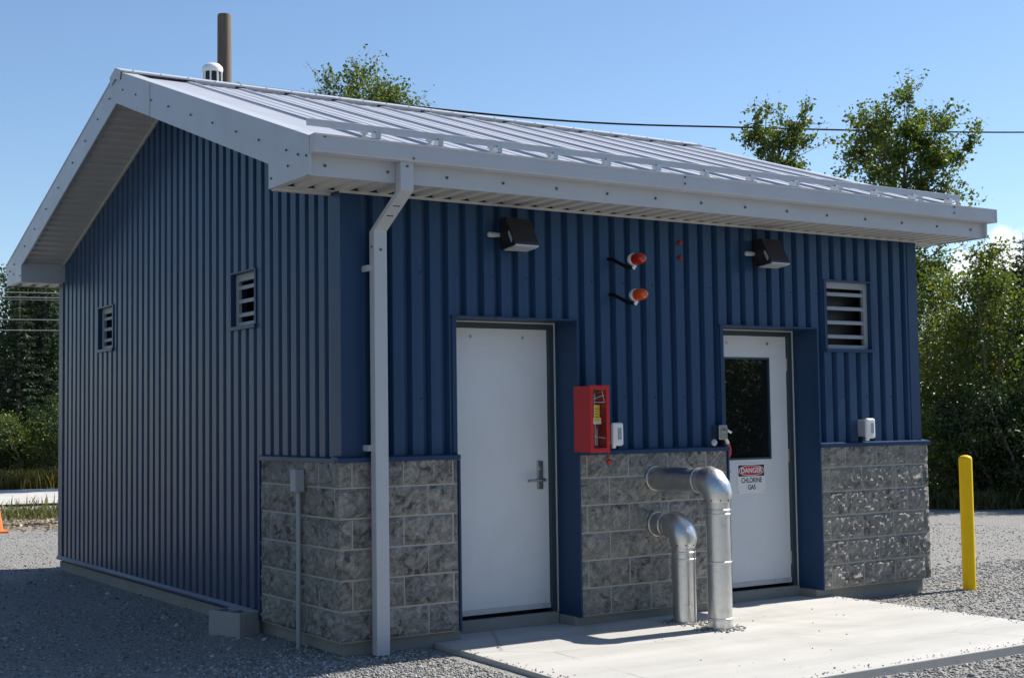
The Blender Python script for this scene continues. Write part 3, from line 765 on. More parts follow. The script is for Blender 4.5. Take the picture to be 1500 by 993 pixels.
# downspout
dx0, dx1 = .220, .316
m = MB()
def dsec(pts):
    """pts: (y_front, z) list; depth .072 towards +y"""
    dep = .072; vv = []; ff = []
    for i, (y, z) in enumerate(pts): vv += [(dx0, y, z), (dx1, y, z), (dx1, y + dep, z), (dx0, y + dep, z)]
    for i in range(len(pts) - 1):
        for j in range(4): ff.append((4 * i + j, 4 * i + (j + 1) % 4, 4 * i + 4 + (j + 1) % 4, 4 * i + 4 + j))
    n_ = len(pts); ff += [(3, 2, 1, 0), (4 * n_ - 4, 4 * n_ - 3, 4 * n_ - 2, 4 * n_ - 1)]; return vv, ff
m.add(*dsec([(-.478, 3.272), (-.478, 3.085), (-.102, 2.865), (-.102, .062)]))
dsp = m.build('downspout', 'trim', B, bevel=.004)
m = MB()
for y, z in ((-.478, 3.24), (-.102, 2.74)): m.tube([(.268, y, z), (.268, y - .006, z)], .009, 8)
m.tube([(dx0, -.07, 2.76), (dx0 - .006, -.07, 2.76)], .008, 8)
m.build('screw', 'screw', dsp, kind='stuff')
for z in (2.62, 1.42):
    MB().box(dx0 - .022, dx0, -.046, .045, z - .02, z + .02).build('strap', 'trim', dsp)
for f_ in (.38, .62):   # crimp lines on the offset
    y, z = -.478 + .376 * f_, 3.085 - .22 * f_
    MB().box(dx0 + .02, dx0 + .07, y - .0025, y + .004, z - .004, z + .002).build('crimp', 'ink', dsp)
# roof vent stack behind the ridge
rv = MB().tube([(.74, 4.2, zroof(4.2) - .02), (.74, 4.2, 4.965)], .078, 18, True).build('roof_vent', 'black', B, smooth=True)
m = MB(); n_ = 20
prof = [(.095, 4.955), (.10, 4.985), (.092, 5.01), (.065, 5.035), (.02, 5.046)]
m.tube([(.74, 4.2, z) for _, z in prof], [r for r, _ in prof], 20)
m.build('vent_cap', 'white', rv, smooth=True)
for k in range(8):
    a_ = 2 * math.pi * k / 8 + .2; p = Vector((.74 + .084 * math.cos(a_), 4.2 + .084 * math.sin(a_), 0))
    MB().tube([(p.x, p.y, 4.962), (p.x + .004 * math.cos(a_), p.y + .004 * math.sin(a_), 4.62)], .008, 6).build('strap', 'white', rv)
# cladding screws (rows of tiny heads)
m = MB()
for z in (1.75, 2.62):
    x = .2445 + .06
    k = 0
    while x < W - .2:
        if k % 2 == 0 and not any(a - .05 < x + S < c + .05 and z < ZH + .05 for a, c in DOORS) and not (VENT[0] - .05 < x + S < VENT[1] + .05 and VENT[2] - .05 < z < VENT[3] + .05):
            m.tube([(x + S + .008, S + .001, z), (x + S + .008, S - .005, z)], .0065, 6)
        x += PIT; k += 1
m.build('screw', 'ink', B, kind='stuff')

# ------------------------------------------------------------------ things fixed to the walls
def wall_light(x, label):
    t = tag(empty('wall_light', (x, S, 2.93)), label, 'wall light', 'wall lights under the eave')
    hw = .105
    m = MB(); m.box(x - .07, x + .07, -.02, S, 2.84, 3.03); m.build('back_box', 'black', t, bevel=.006)
    m = MB()
    sidep = [(-.02, 3.035), (-.10, 3.03), (-.215, 2.835), (-.19, 2.818), (-.02, 2.80)]
    m.prism(sidep, 0, x - hw, x + hw); m.build('housing', 'black', t, bevel=.008)
    MB().prism([(-.214, 2.826), (-.216, 2.815), (-.190, 2.808), (-.06, 2.797), (-.06, 2.803), (-.19, 2.816)], 0, x - hw + .008, x + hw - .008).build('diffuser', 'lamp_lens', t)
    MB().prism([(-.185, 2.865), (-.172, 2.84), (-.13, 2.915), (-.143, 2.93)], 0, x - hw - .004, x - hw - .001).build('side_lens', 'conduit', t)
    MB().tube([(x - .068, .0, 2.915), (x - .15, -.02, 2.91), (x - .205, -.03, 2.908), (x - .212, -.03, 2.908)], [.013, .019, .019, .012], 12).build('photocell', 'lamp_lens', t, smooth=True)
wall_light(1.375, 'dark bronze wall light above the solid door')
wall_light(3.835, 'dark bronze wall light above the glazed door')
def beacon(x, z, lm, label):
    t = tag(empty('alarm_beacon', (x, S, z)), label, 'beacon', 'alarm beacons on the front wall')
    MB().tube([(x - .115, S, z + .012), (x - .115, .0, z + .010), (x - .06, -.10, z - .055), (x - .012, -.125, z - .066)], .013, 10).build('bracket_arm', 'rubber', t, smooth=True)
    MB().tube([(x - .012, -.125, z - .070), (x + .002, -.14, z - .045)], [.016, .013], 10).build('fitting', 'white', t, smooth=True)
    MB().tube([(x, -.085, z), (x, -.10, z), (x, -.132, z), (x, -.138, z)], [.034, .044, .048, .046], 20).build('base', 'white', t, smooth=True)
    prof = [(.043, -.139), (.044, -.175), (.041, -.21), (.034, -.236), (.02, -.25), (.004, -.254)]
    d_ = MB(); d_.tube([(x, y, z) for _, y in prof], [r for r, _ in prof], 20); d_.build('dome', lm, t, smooth=True)
    for q in range(4):
        y = -.15 - q * .018; MB().tube([(x, y, z), (x, y - .004, z)], .0455 - .0008 * q, 20).build('dome_ring', lm, t)
beacon(2.40, 2.785, 'lens_red', 'red domed beacon, the upper of the two')
beacon(2.41, 2.517, 'lens_orange', 'orange domed beacon, the lower of the two')
for z, lb in ((2.965, 'small red round plug on the wall, upper of a pair'), (2.845, 'small red round plug on the wall, lower of a pair')):
    t = MB().tube([(2.99, S + .004, z), (2.99, S - .022, z), (2.99, S - .03, z)], [.020, .019, .012], 14).build('red_plug', 'dullred', origin=(2.99, S, z), smooth=True)
    tag(t, lb, 'plug', 'red plugs on the front wall')
# fire extinguisher cabinet
fx0, fx1, fz0, fz1, fy = 1.936, 2.108, 1.350, 1.834, -.170
fc = tag(empty('extinguisher_cabinet', ((fx0 + fx1) / 2, S, fz0)), 'red fire extinguisher cabinet with clear front hung beside the solid door', 'cabinet')
m = MB(); wl_ = .010
MB().box(fx0 + wl_ + .001, fx1 - wl_ - .001, S - .024, S - .0205, fz0 + wl_ + .001, fz1 - wl_ - .001).build('shade_panel', 'black', fc)  # black sheet added over the red back, imitating shade inside the case
m.box(fx0, fx0 + wl_, fy + .012, S - .005, fz0, fz1).box(fx1 - wl_, fx1, fy + .012, S - .005, fz0, fz1).box(fx0 + wl_, fx1 - wl_, fy + .012, S - .005, fz0, fz0 + wl_).box(fx0 + wl_, fx1 - wl_, fy + .012, S - .005, fz1 - wl_, fz1).box(fx0 + wl_, fx1 - wl_, S - .02, S - .005, fz0 + wl_, fz1 - wl_)
m.build('case', 'red', fc, bevel=.004)
fr_ = .026; m = MB()
m.box(fx0 - .003, fx0 + fr_, fy, fy + .012, fz0 - .003, fz1 + .003).box(fx1 - fr_, fx1 + .003, fy, fy + .012, fz0 - .003, fz1 + .003).box(fx0 + fr_, fx1 - fr_, fy, fy + .012, fz0 - .003, fz0 + fr_ + .004).box(fx0 + fr_, fx1 - fr_, fy, fy + .012, fz1 - fr_, fz1 + .003)
m.build('door_frame', 'red', fc, bevel=.003)
MB().box(fx0 + fr_, fx1 - fr_, fy + .005, fy + .007, fz0 + fr_ + .004, fz1 - fr_).build('cover', 'clear', fc)
sx = fx0 + fr_ + .012; m = MB()
for a_, c_ in (((sx, 1.74), (sx + .09, 1.765)), ((sx, 1.715), (sx + .095, 1.712)), ((sx + .07, 1.80), (sx + .095, 1.715)), ((sx + .004, 1.78), (sx + .004, 1.40)), ((sx + .03, 1.46), (sx + .095, 1.452)), ((sx + .02, 1.40), (sx + .02, 1.52)), ((sx, 1.47), (sx + .02, 1.455))):
    m.tube([(a_[0], fy + .003, a_[1]), (c_[0], fy + .003, c_[1])], .0012, 5)
m.build('white_line', 'signwhite', fc, kind='stuff')  # thin white lines across the front of the clear cover
MB().tube([(2.096, fy + .004, fz0), (2.096, fy, 1.29)], .004, 8).build('hammer_cord', 'red', fc)
MB().tube([(2.096, fy, 1.298), (2.096, fy, 1.285), (2.096, fy, 1.272), (2.096, fy, 1.262)], [.012, .024, .020, .006], 12).build('hammer', 'red', fc, smooth=True)
ex = tag(empty('fire_extinguisher', (2.02, -.07, fz0 + .012)), 'dark red fire extinguisher with yellow tag inside the red cabinet', 'extinguisher')
prof = [(.03, 1.365), (.05, 1.372), (.052, 1.40), (.052, 1.62), (.045, 1.66), (.022, 1.69), (.018, 1.70)]
MB().tube([(2.02, -.07, z) for _, z in prof], [r for r, _ in prof], 16).build('cylinder', 'darkred', ex, smooth=True)
MB().tube([(2.02, -.07, 1.70), (2.02, -.07, 1.735)], .016, 12).build('valve', 'steel', ex, smooth=True)
MB().box(1.975, 2.05, -.082, -.058, 1.735, 1.748).box(1.985, 2.055, -.08, -.06, 1.756, 1.766).build('grip', 'steel', ex)
tg = MB().box(2.000, 2.052, -.1255, -.124, 1.575, 1.695).build('tag', 'tag', ex)
m = MB()
for q in range(4): m.box(2.008, 2.044, -.1262, -.1256, 1.605 + q * .02, 1.609 + q * .02)
m.build('tag_line', 'ink', tg, kind='stuff')
MB().box(1.992, 2.066, -.1242, -.1230, 1.555, 1.60).build('label', 'paper', ex)
# white weatherproof covers
def cover(x, z, label):
    t = tag(empty('outlet_cover', (x, S, z)), label, 'outlet', 'white covers on the front wall')
    MB().box(x - .045, x + .045, -.035, S, z - .07, z + .075).build('back_box', 'conduit', t, bevel=.004)
    bm = MB().box(x - .05, x + .055, -.072, -.034, z - .088, z + .085).build('cover', 'white', t, bevel=.016)
    MB().box(x - .004, x + .030, -.0745, -.071, z - .042, z + .045).build('window', 'conduit', t)
    MB().box(x - .040, x - .012, -.06, -.036, z - .105, z - .086).build('latch', 'white', t, bevel=.004)
cover(2.262, 1.478, 'white weatherproof cover beside the red cabinet')
cover(4.985, 1.480, 'white weatherproof cover under the large louvred vent')
# small metal control by the glazed door
t = tag(empty('control_box', (3.33, S, 1.47)), 'small silver metal control box with red handle left of the glazed door', 'control box')
MB().box(3.285, 3.372, -.045, S, 1.415, 1.530).build('case', 'steel', t, bevel=.006)
MB().tube([(3.345, -.045, 1.487), (3.345, -.07, 1.487)], .018, 12).build('knob', 'steel', t, smooth=True)
MB().tube([(3.355, -.065, 1.487), (3.385, -.075, 1.470)], .010, 8).build('lever', 'white', t, smooth=True)
MB().box(3.327, 3.360, -.02, .01, 1.374, 1.413).build('conduit_entry', 'rubber', t)
MB().tube([(3.38, .02, 1.455), (3.41, .03, 1.43), (3.447, .04, 1.385)], [.015, .017, .017], 10).build('grip', 'white', t, smooth=True)
MB().tube([(3.447, .04, 1.385), (3.472, .05, 1.345), (3.478, .055, 1.30), (3.470, .06, 1.27)], [.017, .018, .017, .013], 10).build('handle', 'signred', t, smooth=True)
t = MB().tube([(3.245, -.02, 1.395), (3.245, -.032, 1.395), (3.245, -.05, 1.395)], [.026, .028, .014], 16).build('wall_sensor', 'lamp_lens', origin=(3.245, S, 1.40), smooth=True)
tag(t, 'small white dome sensor at the ledge below the silver control box', 'sensor')
# danger sign on the glazed door
sx0, sx1, sz0, sz1, sy = 3.790, 4.108, .956, 1.204, DY - .004
sg = tag(MB().box(sx0, sx1, sy, DY - .0005, sz0, sz1).build('warning_sign', 'signwhite', origin=((sx0 + sx1) / 2, sy, sz0), bevel=.001), 'white DANGER CHLORINE GAS sign on the glazed door', 'sign')
scx = (sx0 + sx1) / 2
def ellipse(rx, rz, cz, y, name, mat):
    n_ = 40; m = MB(); m.add([(scx + rx * math.copysign(abs(math.cos(a)) ** .8, math.cos(a)), y, cz + rz * math.copysign(abs(math.sin(a)) ** .8, math.sin(a))) for a in [2 * math.pi * i / n_ for i in range(n_)]], [tuple(range(n_))]); return m.build(name, mat, sg)
MB().box(sx0 + .014, sx1 - .014, sy - .0006, sy, sz1 - .105, sz1 - .012).build('header_band', 'ink', sg)
ellipse(.140, .042, sz1 - .058, sy - .0012, 'oval_border', 'signwhite'); ellipse(.134, .037, sz1 - .058, sy - .0018, 'oval', 'signred')
def text(s, size, cx, cz, y, mat, name, bold=.0, sxk=1.):
    cu_ = bpy.data.curves.new('t', 'FONT'); cu_.body = s; cu_.size = size; cu_.align_x = 'CENTER'; cu_.align_y = 'CENTER'; cu_.offset = bold; cu_.extrude = .0002
    o = bpy.data.objects.new('t', cu_); COL.objects.link(o); bpy.context.view_layer.update()
    me = bpy.data.meshes.new_from_object(o.evaluated_get(bpy.context.evaluated_depsgraph_get())); bpy.data.objects.remove(o)
    me.transform(Matrix.Translation((cx, y, cz)) @ Matrix.Rotation(math.pi / 2, 4, 'X') @ Matrix.Diagonal((sxk, 1, 1, 1))); me.transform(Matrix.Translation(-ORG[sg])); me.materials.clear(); me.name = name
    return put(name, me, mat, sg)
text('DANGER', .060, scx, sz1 - .0585, sy - .0025, 'signwhite', 'lettering', .0016, .98)
text('CHLORINE', .058, scx, sz0 + .108, sy - .0008, 'ink', 'lettering', .0011, .82)
text('GAS', .056, scx, sz0 + .050, sy - .0008, 'ink', 'lettering', .0011, .85)
m = MB()
for xx in (sx0 + .012, sx1 - .012): m.tube([(xx, sy, sz0 + .014), (xx, sy - .003, sz0 + .014)], .005, 8)
m.build('screw', 'steel', sg, kind='stuff')

# insulated vent pipes ------------------------------------------------------
def pipe(name, x, yr, zc, label, clamps, tall):
    R = .088; t = tag(empty(name, (x, yr, SZ)), label, 'pipe', 'shiny metal pipes by the middle pier')
    N = 28; EL = .10             # elbow radius
    MB().tube([(x, .004, zc), (x, -.02, zc)], R + .007, N).build('wall_collar', 'jacket', t, smooth=True)
    if -yr - EL > .06: MB().tube([(x, -.018, zc), (x, yr + EL, zc)], R, N).build('horizontal_pipe', 'jacket', t, smooth=True)
    # gored elbow
    pts = [(x, yr + EL * (1 - math.sin(a)), zc - EL * (1 - math.cos(a))) for a in [0, math.pi / 6, math.pi / 3, math.pi / 2]]
    MB().tube([(x, pts[0][1] + .045, zc)] + pts + [(x, yr, zc - EL - .05)], [R + .004] + [R + .018] * len(pts) + [R + .004], N).build('elbow', 'jacket', t, smooth=True)
    with_angle(t.children[-1], 16)
    MB().tube([(x, yr, zc - EL - .04), (x, yr, SZ - .01)], R, N).build('riser', 'jacket', t, smooth=True)
    for z in clamps:
        MB().tube([(x, yr, z - .008), (x, yr, z - .004), (x, yr, z + .004), (x, yr, z + .008)], [R + .001, R + .005, R + .005, R + .001], N).build('band', 'jacket', t, smooth=True)
    if -yr - EL > .12:
        for y in (yr + EL + .06, yr + EL + .10): MB().tube([(x, y, zc), (x, y - .01, zc)], R + .007, N).build('band', 'jacket', t, smooth=True)
    if not tall: MB().box(x + .025, x + .030, yr - R - .003, yr - R + .010, SZ, zc - EL - .06).build('seam', 'steel', t)
    m = MB()
    for q in range(9): a_ = q * .7; m.tube([(x + (R + .006) * math.cos(a_), yr + (R + .006) * math.sin(a_), zc - EL - .035), (x + (R + .010) * math.cos(a_), yr + (R + .010) * math.sin(a_), zc - EL - .035)], .006, 6)
    m.build('rivet', 'ink', t, kind='stuff')
    return t
pipe('vent_pipe', 2.655, -.715, 1.135, 'taller shiny metal elbow pipe standing nearer the camera', [.93, .90, .56, .16], True)
pipe('vent_pipe', 2.665, -.315, .79, 'shorter shiny metal elbow pipe close to the block wall', [.60, .55], False)
# rubble and mortar crumbs round the pipe feet
def crumbs(name, spots, n, rad_, zb, label, mat='stones', smin=.006, smax=.018):
    pts = []
    for cx, cy in spots:
        a = rng.uniform(0, 2 * math.pi, n); r = rad_ * (1 + .45 * np.abs(rng.normal(0, 1, n)))
        pts.append(np.stack([cx + r * np.cos(a), cy + r * np.sin(a), np.full(n, zb)], 1))
    return stone_mesh(name, np.concatenate(pts), smin, smax, mat)
ICO_V = None
def stone_mesh(name, P, smin, smax, mat, flat=.62):
    t = (1 + 5 ** .5) / 2
    V0 = np.array([(-1, t, 0), (1, t, 0), (-1, -t, 0), (1, -t, 0), (0, -1, t), (0, 1, t), (0, -1, -t), (0, 1, -t), (t, 0, -1), (t, 0, 1), (-t, 0, -1), (-t, 0, 1)]) / 1.9
    F0 = np.array([(0, 11, 5), (0, 5, 1), (0, 1, 7), (0, 7, 10), (0, 10, 11), (1, 5, 9), (5, 11, 4), (11, 10, 2), (10, 7, 6), (7, 1, 8), (3, 9, 4), (3, 4, 2), (3, 2, 6), (3, 6, 8), (3, 8, 9), (4, 9, 5), (2, 4, 11), (6, 2, 10), (8, 6, 7), (9, 8, 1)])
    N = len(P); q = rng.normal(size=(N, 4)); q /= np.linalg.norm(q, axis=1)[:, None]; w, x, y, z = q.T
    R = np.stack([1 - 2 * (y * y + z * z), 2 * (x * y - z * w), 2 * (x * z + y * w), 2 * (x * y + z * w), 1 - 2 * (x * x + z * z), 2 * (y * z - x * w), 2 * (x * z - y * w), 2 * (y * z + x * w), 1 - 2 * (x * x + y * y)], 1).reshape(N, 3, 3)
    sc = rng.uniform(.55, 1.15, (N, 1, 3)) * np.exp(rng.uniform(np.log(smin), np.log(smax), (N, 1, 1)))
    V = V0[None] * (1 + rng.uniform(-.22, .22, (N, 12, 1))) * sc
    V = np.einsum('nij,nkj->nki', R, V); V[..., 2] *= flat; V = V + P[:, None, :]
    F = (F0[None] + 12 * np.arange(N)[:, None, None]).ravel()
    o = put(name, raw_mesh(name, V.reshape(-1, 3), F, 3), mat); o['kind'] = 'stuff'; return o
crumbs('mortar_crumbs', [(2.655, -.715), (2.665, -.315)], 190, .10, SZ + .003, '')

# conduit on the gable-side pier
t = tag(empty('conduit', (-.035, .56, ZG)), 'thin grey electrical conduit with box on the block pier', 'conduit')
MB().tube([(-.036, .565, ZG - .05), (-.036, .565, .30), (-.034, .562, .70), (-.034, .562, 1.14)], .0175, 12).build('conduit_pipe', 'conduit', t, smooth=True)
MB().box(-.082, -.008, .515, .60, 1.12, 1.275).build('junction_box', 'conduit', t, bevel=.006)
MB().box(-.022, -.002, .535, .60, .465, .485).build('clamp', 'conduit', t)
# concrete block lying at the gable pier
cb = tag(empty('concrete_block', (-.13, 1.50, ZG)), 'loose hollow concrete block lying against the gable wall', 'block')
def hollow(cx, cy, rz, w, l, h):
    c_, s_ = math.cos(rz), math.sin(rz); m = MB()
    def bx_(a0, a1, b0, b1, z0, z1):
        k = MB().box(a0, a1, b0, b1, z0, z1); m.add([(cx + c_ * x - s_ * y, cy + s_ * x + c_ * y, z) for x, y, z in k.v], k.f)
    th = .032
    bx_(-w / 2, -w / 2 + th, -l / 2, l / 2, 0, h); bx_(w / 2 - th, w / 2, -l / 2, l / 2, 0, h)
    for q in (-l / 2, -th / 2, l / 2 - th): bx_(-w / 2 + th, w / 2 - th, q, q + th, 0, h)
    m.v = [(x, y, z + ZG + .005) for x, y, z in m.v]; return m
hollow(-.13, 1.50, .30, .19, .36, .185).build('block_shell', 'cinder', cb, bevel=.006)
# bollard
bo = tag(empty('bollard', (6.16, -.10, ZG)), 'yellow steel bollard with rounded cap beside the right corner', 'bollard')
prof = [(.0585, ZG - .1), (.0585, 1.185)]
MB().tube([(6.16, -.10, z) for _, z in prof], [r for r, _ in prof], 24).build('post', 'yellow', bo, smooth=True)
prof = [(.0585, 1.185), (.056, 1.20), (.045, 1.212), (.02, 1.221), (.002, 1.223)]
MB().tube([(6.16, -.10, z) for _, z in prof], [r for r, _ in prof], 24).build('cap', 'yellow', bo, smooth=True)
# traffic cone
cn = tag(empty('traffic_cone', (.74, 13.1, ZG)), 'orange traffic cone at the left edge of the gravel lot', 'cone')
MB().tube([(.74, 13.1, ZG + .02), (.74, 13.1, ZG + .68), (.74, 13.1, ZG + .70)], [.14, .03, .022], 20).build('cone_body', 'orange', cn, smooth=True)
MB().box(.56, .92, 12.92, 13.28, ZG, ZG + .03).build('base', 'orange', cn, bevel=.008)

# ------------------------------------------------------------------ pole and cables
pl = tag(empty('utility_pole', (4.70, 14, ZG)), 'weathered wooden utility pole rising behind the roof ridge', 'pole')
MB().tube([(4.70, 14, -.5), (4.70, 14, 4), (4.70, 14, 8.62), (4.70, 14, 8.66)], [.15, .135, .118, .112], 22).build('pole_shaft', 'pole', pl, smooth=True)
MB().tube([(4.80, 14, 7.44), (4.92, 13.97, 7.47), (4.97, 13.97, 7.45)], [.02, .03, .035], 10).build('cable_clamp', 'rubber', pl, smooth=True)
MB().tube([(4.78, 13.95, 7.38), (4.86, 13.93, 7.45), (4.93, 13.93, 7.50)], .018, 8).build('insulator', 'white', pl, smooth=True)
def cable(pts, r, mat, label, name='overhead_cable'):
    # smooth curve through the points
    P = [Vector(p) for p in pts]; out = []
    for i in range(len(P) - 1):
        p0, p1, p2, p3 = P[max(i - 1, 0)], P[i], P[i + 1], P[min(i + 2, len(P) - 1)]
        for k in range(6):
            u = k / 6; out.append(.5 * ((2 * p1) + (p2 - p0) * u + (2 * p0 - 5 * p1 + 4 * p2 - p3) * u * u + (3 * p1 - p0 - 3 * p2 + p3) * u ** 3))
    out.append(P[-1]); o = MB().tube(out, r, 6).build(name, mat, origin=P[0], smooth=True); return tag(o, label, 'cable', 'overhead cables')
cable([(4.95, 13.97, 7.46), (8.936, 14, 7.493), (12.648, 14, 7.634), (16.797, 14, 7.978), (21.447, 14, 8.39), (26.68, 14, 8.905), (34, 14, 9.75), (44, 14, 11.2)], .020, 'rubber', 'thick black overhead cable running right from the pole')
L0 = Vector((4.184, 26, 0)); LBL = ['uppermost', 'second from the top', 'third from the top', 'fourth from the top', 'fifth from the top', 'lowest']
for z, nm in zip((5.06, 4.84, 4.72, 4.665, 4.18, 3.92), LBL):
    pts = []
    for s in (-34, -20, -8, 0, 10, 22, 34, 46): p = L0 + RD * s; pts.append((p.x, p.y, z + .0009 * (s - 2) ** 2 * .6 + .002 * s))
    cable(pts, .009, 'wirelight', 'thin pale overhead line along the road, ' + nm)

# ------------------------------------------------------------------ gravel stones on the ground
def scatter(n, x0, x1, y0, y1, ok):
    out = []
    while sum(len(a) for a in out) < n:
        p = rng.uniform((x0, y0), (x1, y1), (n, 2)); p = p[ok(p[:, 0], p[:, 1])]; out.append(p)
    return np.concatenate(out)[:n]
def off_pad(x, y): return ~((x > .58) & (x < 4.63) & (y > -2.44) & (y < .06)) & ~((x > .05) & (x < W - .05) & (y > .05) & (y < D - .05))
def far_from(x, y): return np.hypot(x - CAM.x, y - CAM.y) > 5.5
sets = [(15000, -.9, .8, -3.2, .6), (9000, -4.2, .05, -1.2, 3.2), (4500, -4.5, .05, 3.0, 8.0), (13000, 1.2, 5.2, -4.1, -2.42), (14000, 4.55, 8.5, -3.2, 1.2), (6000, 5.8, 12, -1, 6), (3500, -1.5, 2.2, 7.0, 12.6)]
P = np.concatenate([scatter(n, a, b_, c_, d_, lambda x, y: off_pad(x, y) & far_from(x, y)) for n, a, b_, c_, d_ in sets])
P = np.concatenate([P[:, :2], (ground_z(P[:, 0], P[:, 1]) + .003)[:, None]], 1)
ed = np.concatenate([np.stack([rng.uniform(.60, 4.6, 160), -2.42 + np.abs(rng.normal(0, .05, 160))], 1), np.stack([.66 + np.abs(rng.normal(0, .05, 120)), rng.uniform(-2.4, -.05, 120)], 1), np.stack([4.60 - np.abs(rng.normal(0, .06, 120)), rng.uniform(-2.4, .0, 120)], 1), rng.uniform((.8, -2.3), (4.5, -.1), (36, 2))])
P2 = np.concatenate([ed, np.full((len(ed), 1), SZ + .003)], 1)
big = scatter(600, -4, 8, -4, 8, lambda x, y: off_pad(x, y) & far_from(x, y)); P3 = np.concatenate([big, (ground_z(big[:, 0], big[:, 1]) + .004)[:, None]], 1)
stone_mesh('gravel_stones', P, .004, .0145, 'stones')
stone_mesh('spilled_gravel', P2, .003, .009, 'stones')
stone_mesh('coarse_gravel', P3, .016, .032, 'stones')

# ------------------------------------------------------------------ vegetation
def rhombi(C, Nn, T, L, Wd):
    """leaf quads: centres C, normals Nn, direction T"""
    T = T - Nn * np.sum(T * Nn, 1)[:, None]; T /= np.linalg.norm(T, axis=1)[:, None] + 1e-9; Bn = np.cross(Nn, T)
    a = C - T * L[:, None] * .5; b = C + Bn * Wd[:, None] * .5 + T * L[:, None] * .05 + Nn * L[:, None] * .06; c = C + T * L[:, None] * .5; d = C - Bn * Wd[:, None] * .5 + T * L[:, None] * .05 + Nn * L[:, None] * .06
    V = np.stack([a, b, c, d], 1).reshape(-1, 3); return V, np.arange(len(V))
def unit(a): return a / (np.linalg.norm(a, axis=1)[:, None] + 1e-9)
def leafy(name, h, r, seed, trunk_h=.3, nl=9000, ls=.075, limbs=14, gap=.0, stems=1, spread=.13, leafmat='leaf', up=.55):
    g = np.random.default_rng(seed); wood = MB(); cen = []
    for st in range(stems):
        lean = g.normal(0, .09 if stems == 1 else .22, 2); base = Vector((g.normal(0, .12 * (stems > 1)), g.normal(0, .12 * (stems > 1)), -.1)); hh = h * (1 if st == 0 else g.uniform(.7, .95))
        n = 9; tp = []; off = Vector((0, 0, 0))
        for i in range(n + 1):
            k = i / n; off += Vector((g.normal(0, .035), g.normal(0, .035), 0)) * hh * .2; tp.append(base + Vector((lean[0] * hh * k, lean[1] * hh * k, hh * .96 * k)) + off * k)
        tr = max(.03, .0125 * hh / stems ** .4); wood.tube(tp, [tr * (1 - .88 * i / n) + .006 for i in range(n + 1)], 7)
        az = g.uniform(0, 6.28)
        for j in range(limbs):
            k = trunk_h + (1 - trunk_h) * (j + g.uniform(0, .8)) / limbs; k = min(k, .97); q = k * n; i = int(q); p = tp[i].lerp(tp[min(i + 1, n)], q - i); az += 2.4 + g.normal(0, .35)
            kk = (k - trunk_h) / (1 - trunk_h); env = (min(1, .45 + 1.6 * kk) * (1 - .62 * kk ** 2.5)) * g.uniform(.6, 1.15)
            if g.uniform() < gap: continue
            ln = r * env * (.75 if stems > 1 else 1); el = up * (.45 + .9 * kk) + g.normal(0, .12); dv = Vector((math.cos(az) * math.cos(el), math.sin(az) * math.cos(el), math.sin(el)))
            bp = [p]; 
            for s in range(4): dv = (dv + Vector((g.normal(0, .16), g.normal(0, .16), g.normal(.06, .12)))).normalized(); bp.append(bp[-1] + dv * ln / 4)
            br = max(.008, tr * .42 * (1 - .6 * k)); wood.tube(bp, [br * (1 - .2 * s) for s in range(5)], 5, False)
            for s in range(7):
                u = g.uniform(.25, 1.) * 4; a = min(int(u), 3); q0 = bp[a].lerp(bp[a + 1], u - a); d2 = (dv + Vector(g.normal(0, .75, 3)) + Vector((0, 0, .25))).normalized(); l2 = ln * g.uniform(.22, .5) + .08
                q1 = q0 + d2 * l2 * .5; q2 = q1 + (d2 + Vector(g.normal(0, .3, 3))).normalized() * l2 * .5
                wood.tube([q0, q1, q2], [br * .4, br * .28, .004], 4, False)
                dens = g.uniform(.25, 1.5)
                for _ in range(max(1, int(5 * dens))):
                    u2 = g.uniform(.25, 1.1); c0 = q0.lerp(q2, u2); cen.append((c0, dens))
        cen.append((tp[-1], 1.)); cen.append((tp[-2], 1.))
    C0_ = np.array([tuple(c) for c, _ in cen]); wts = np.array([d for _, d in cen]); idx = g.choice(len(C0_), nl, p=wts / wts.sum())
    C = C0_[idx] + g.normal(0, 1, (nl, 3)) * spread * np.array([1, 1, .8]); C = C[C[:, 2] > .05]; nl = len(C)
    Nn = unit(g.normal(0, 1, (nl, 3)) * .8 + np.array([0, 0, .7])); T = g.normal(0, 1, (nl, 3)); T[:, 2] -= .5; L = ls * g.uniform(.65, 1.3, nl)
    V, F = rhombi(C, Nn, unit(T), L, L * g.uniform(.55, .8, nl)); wm = wood.mesh(); wm.name = 'trunk'
    return wm, raw_mesh('crown', V, F, 4)
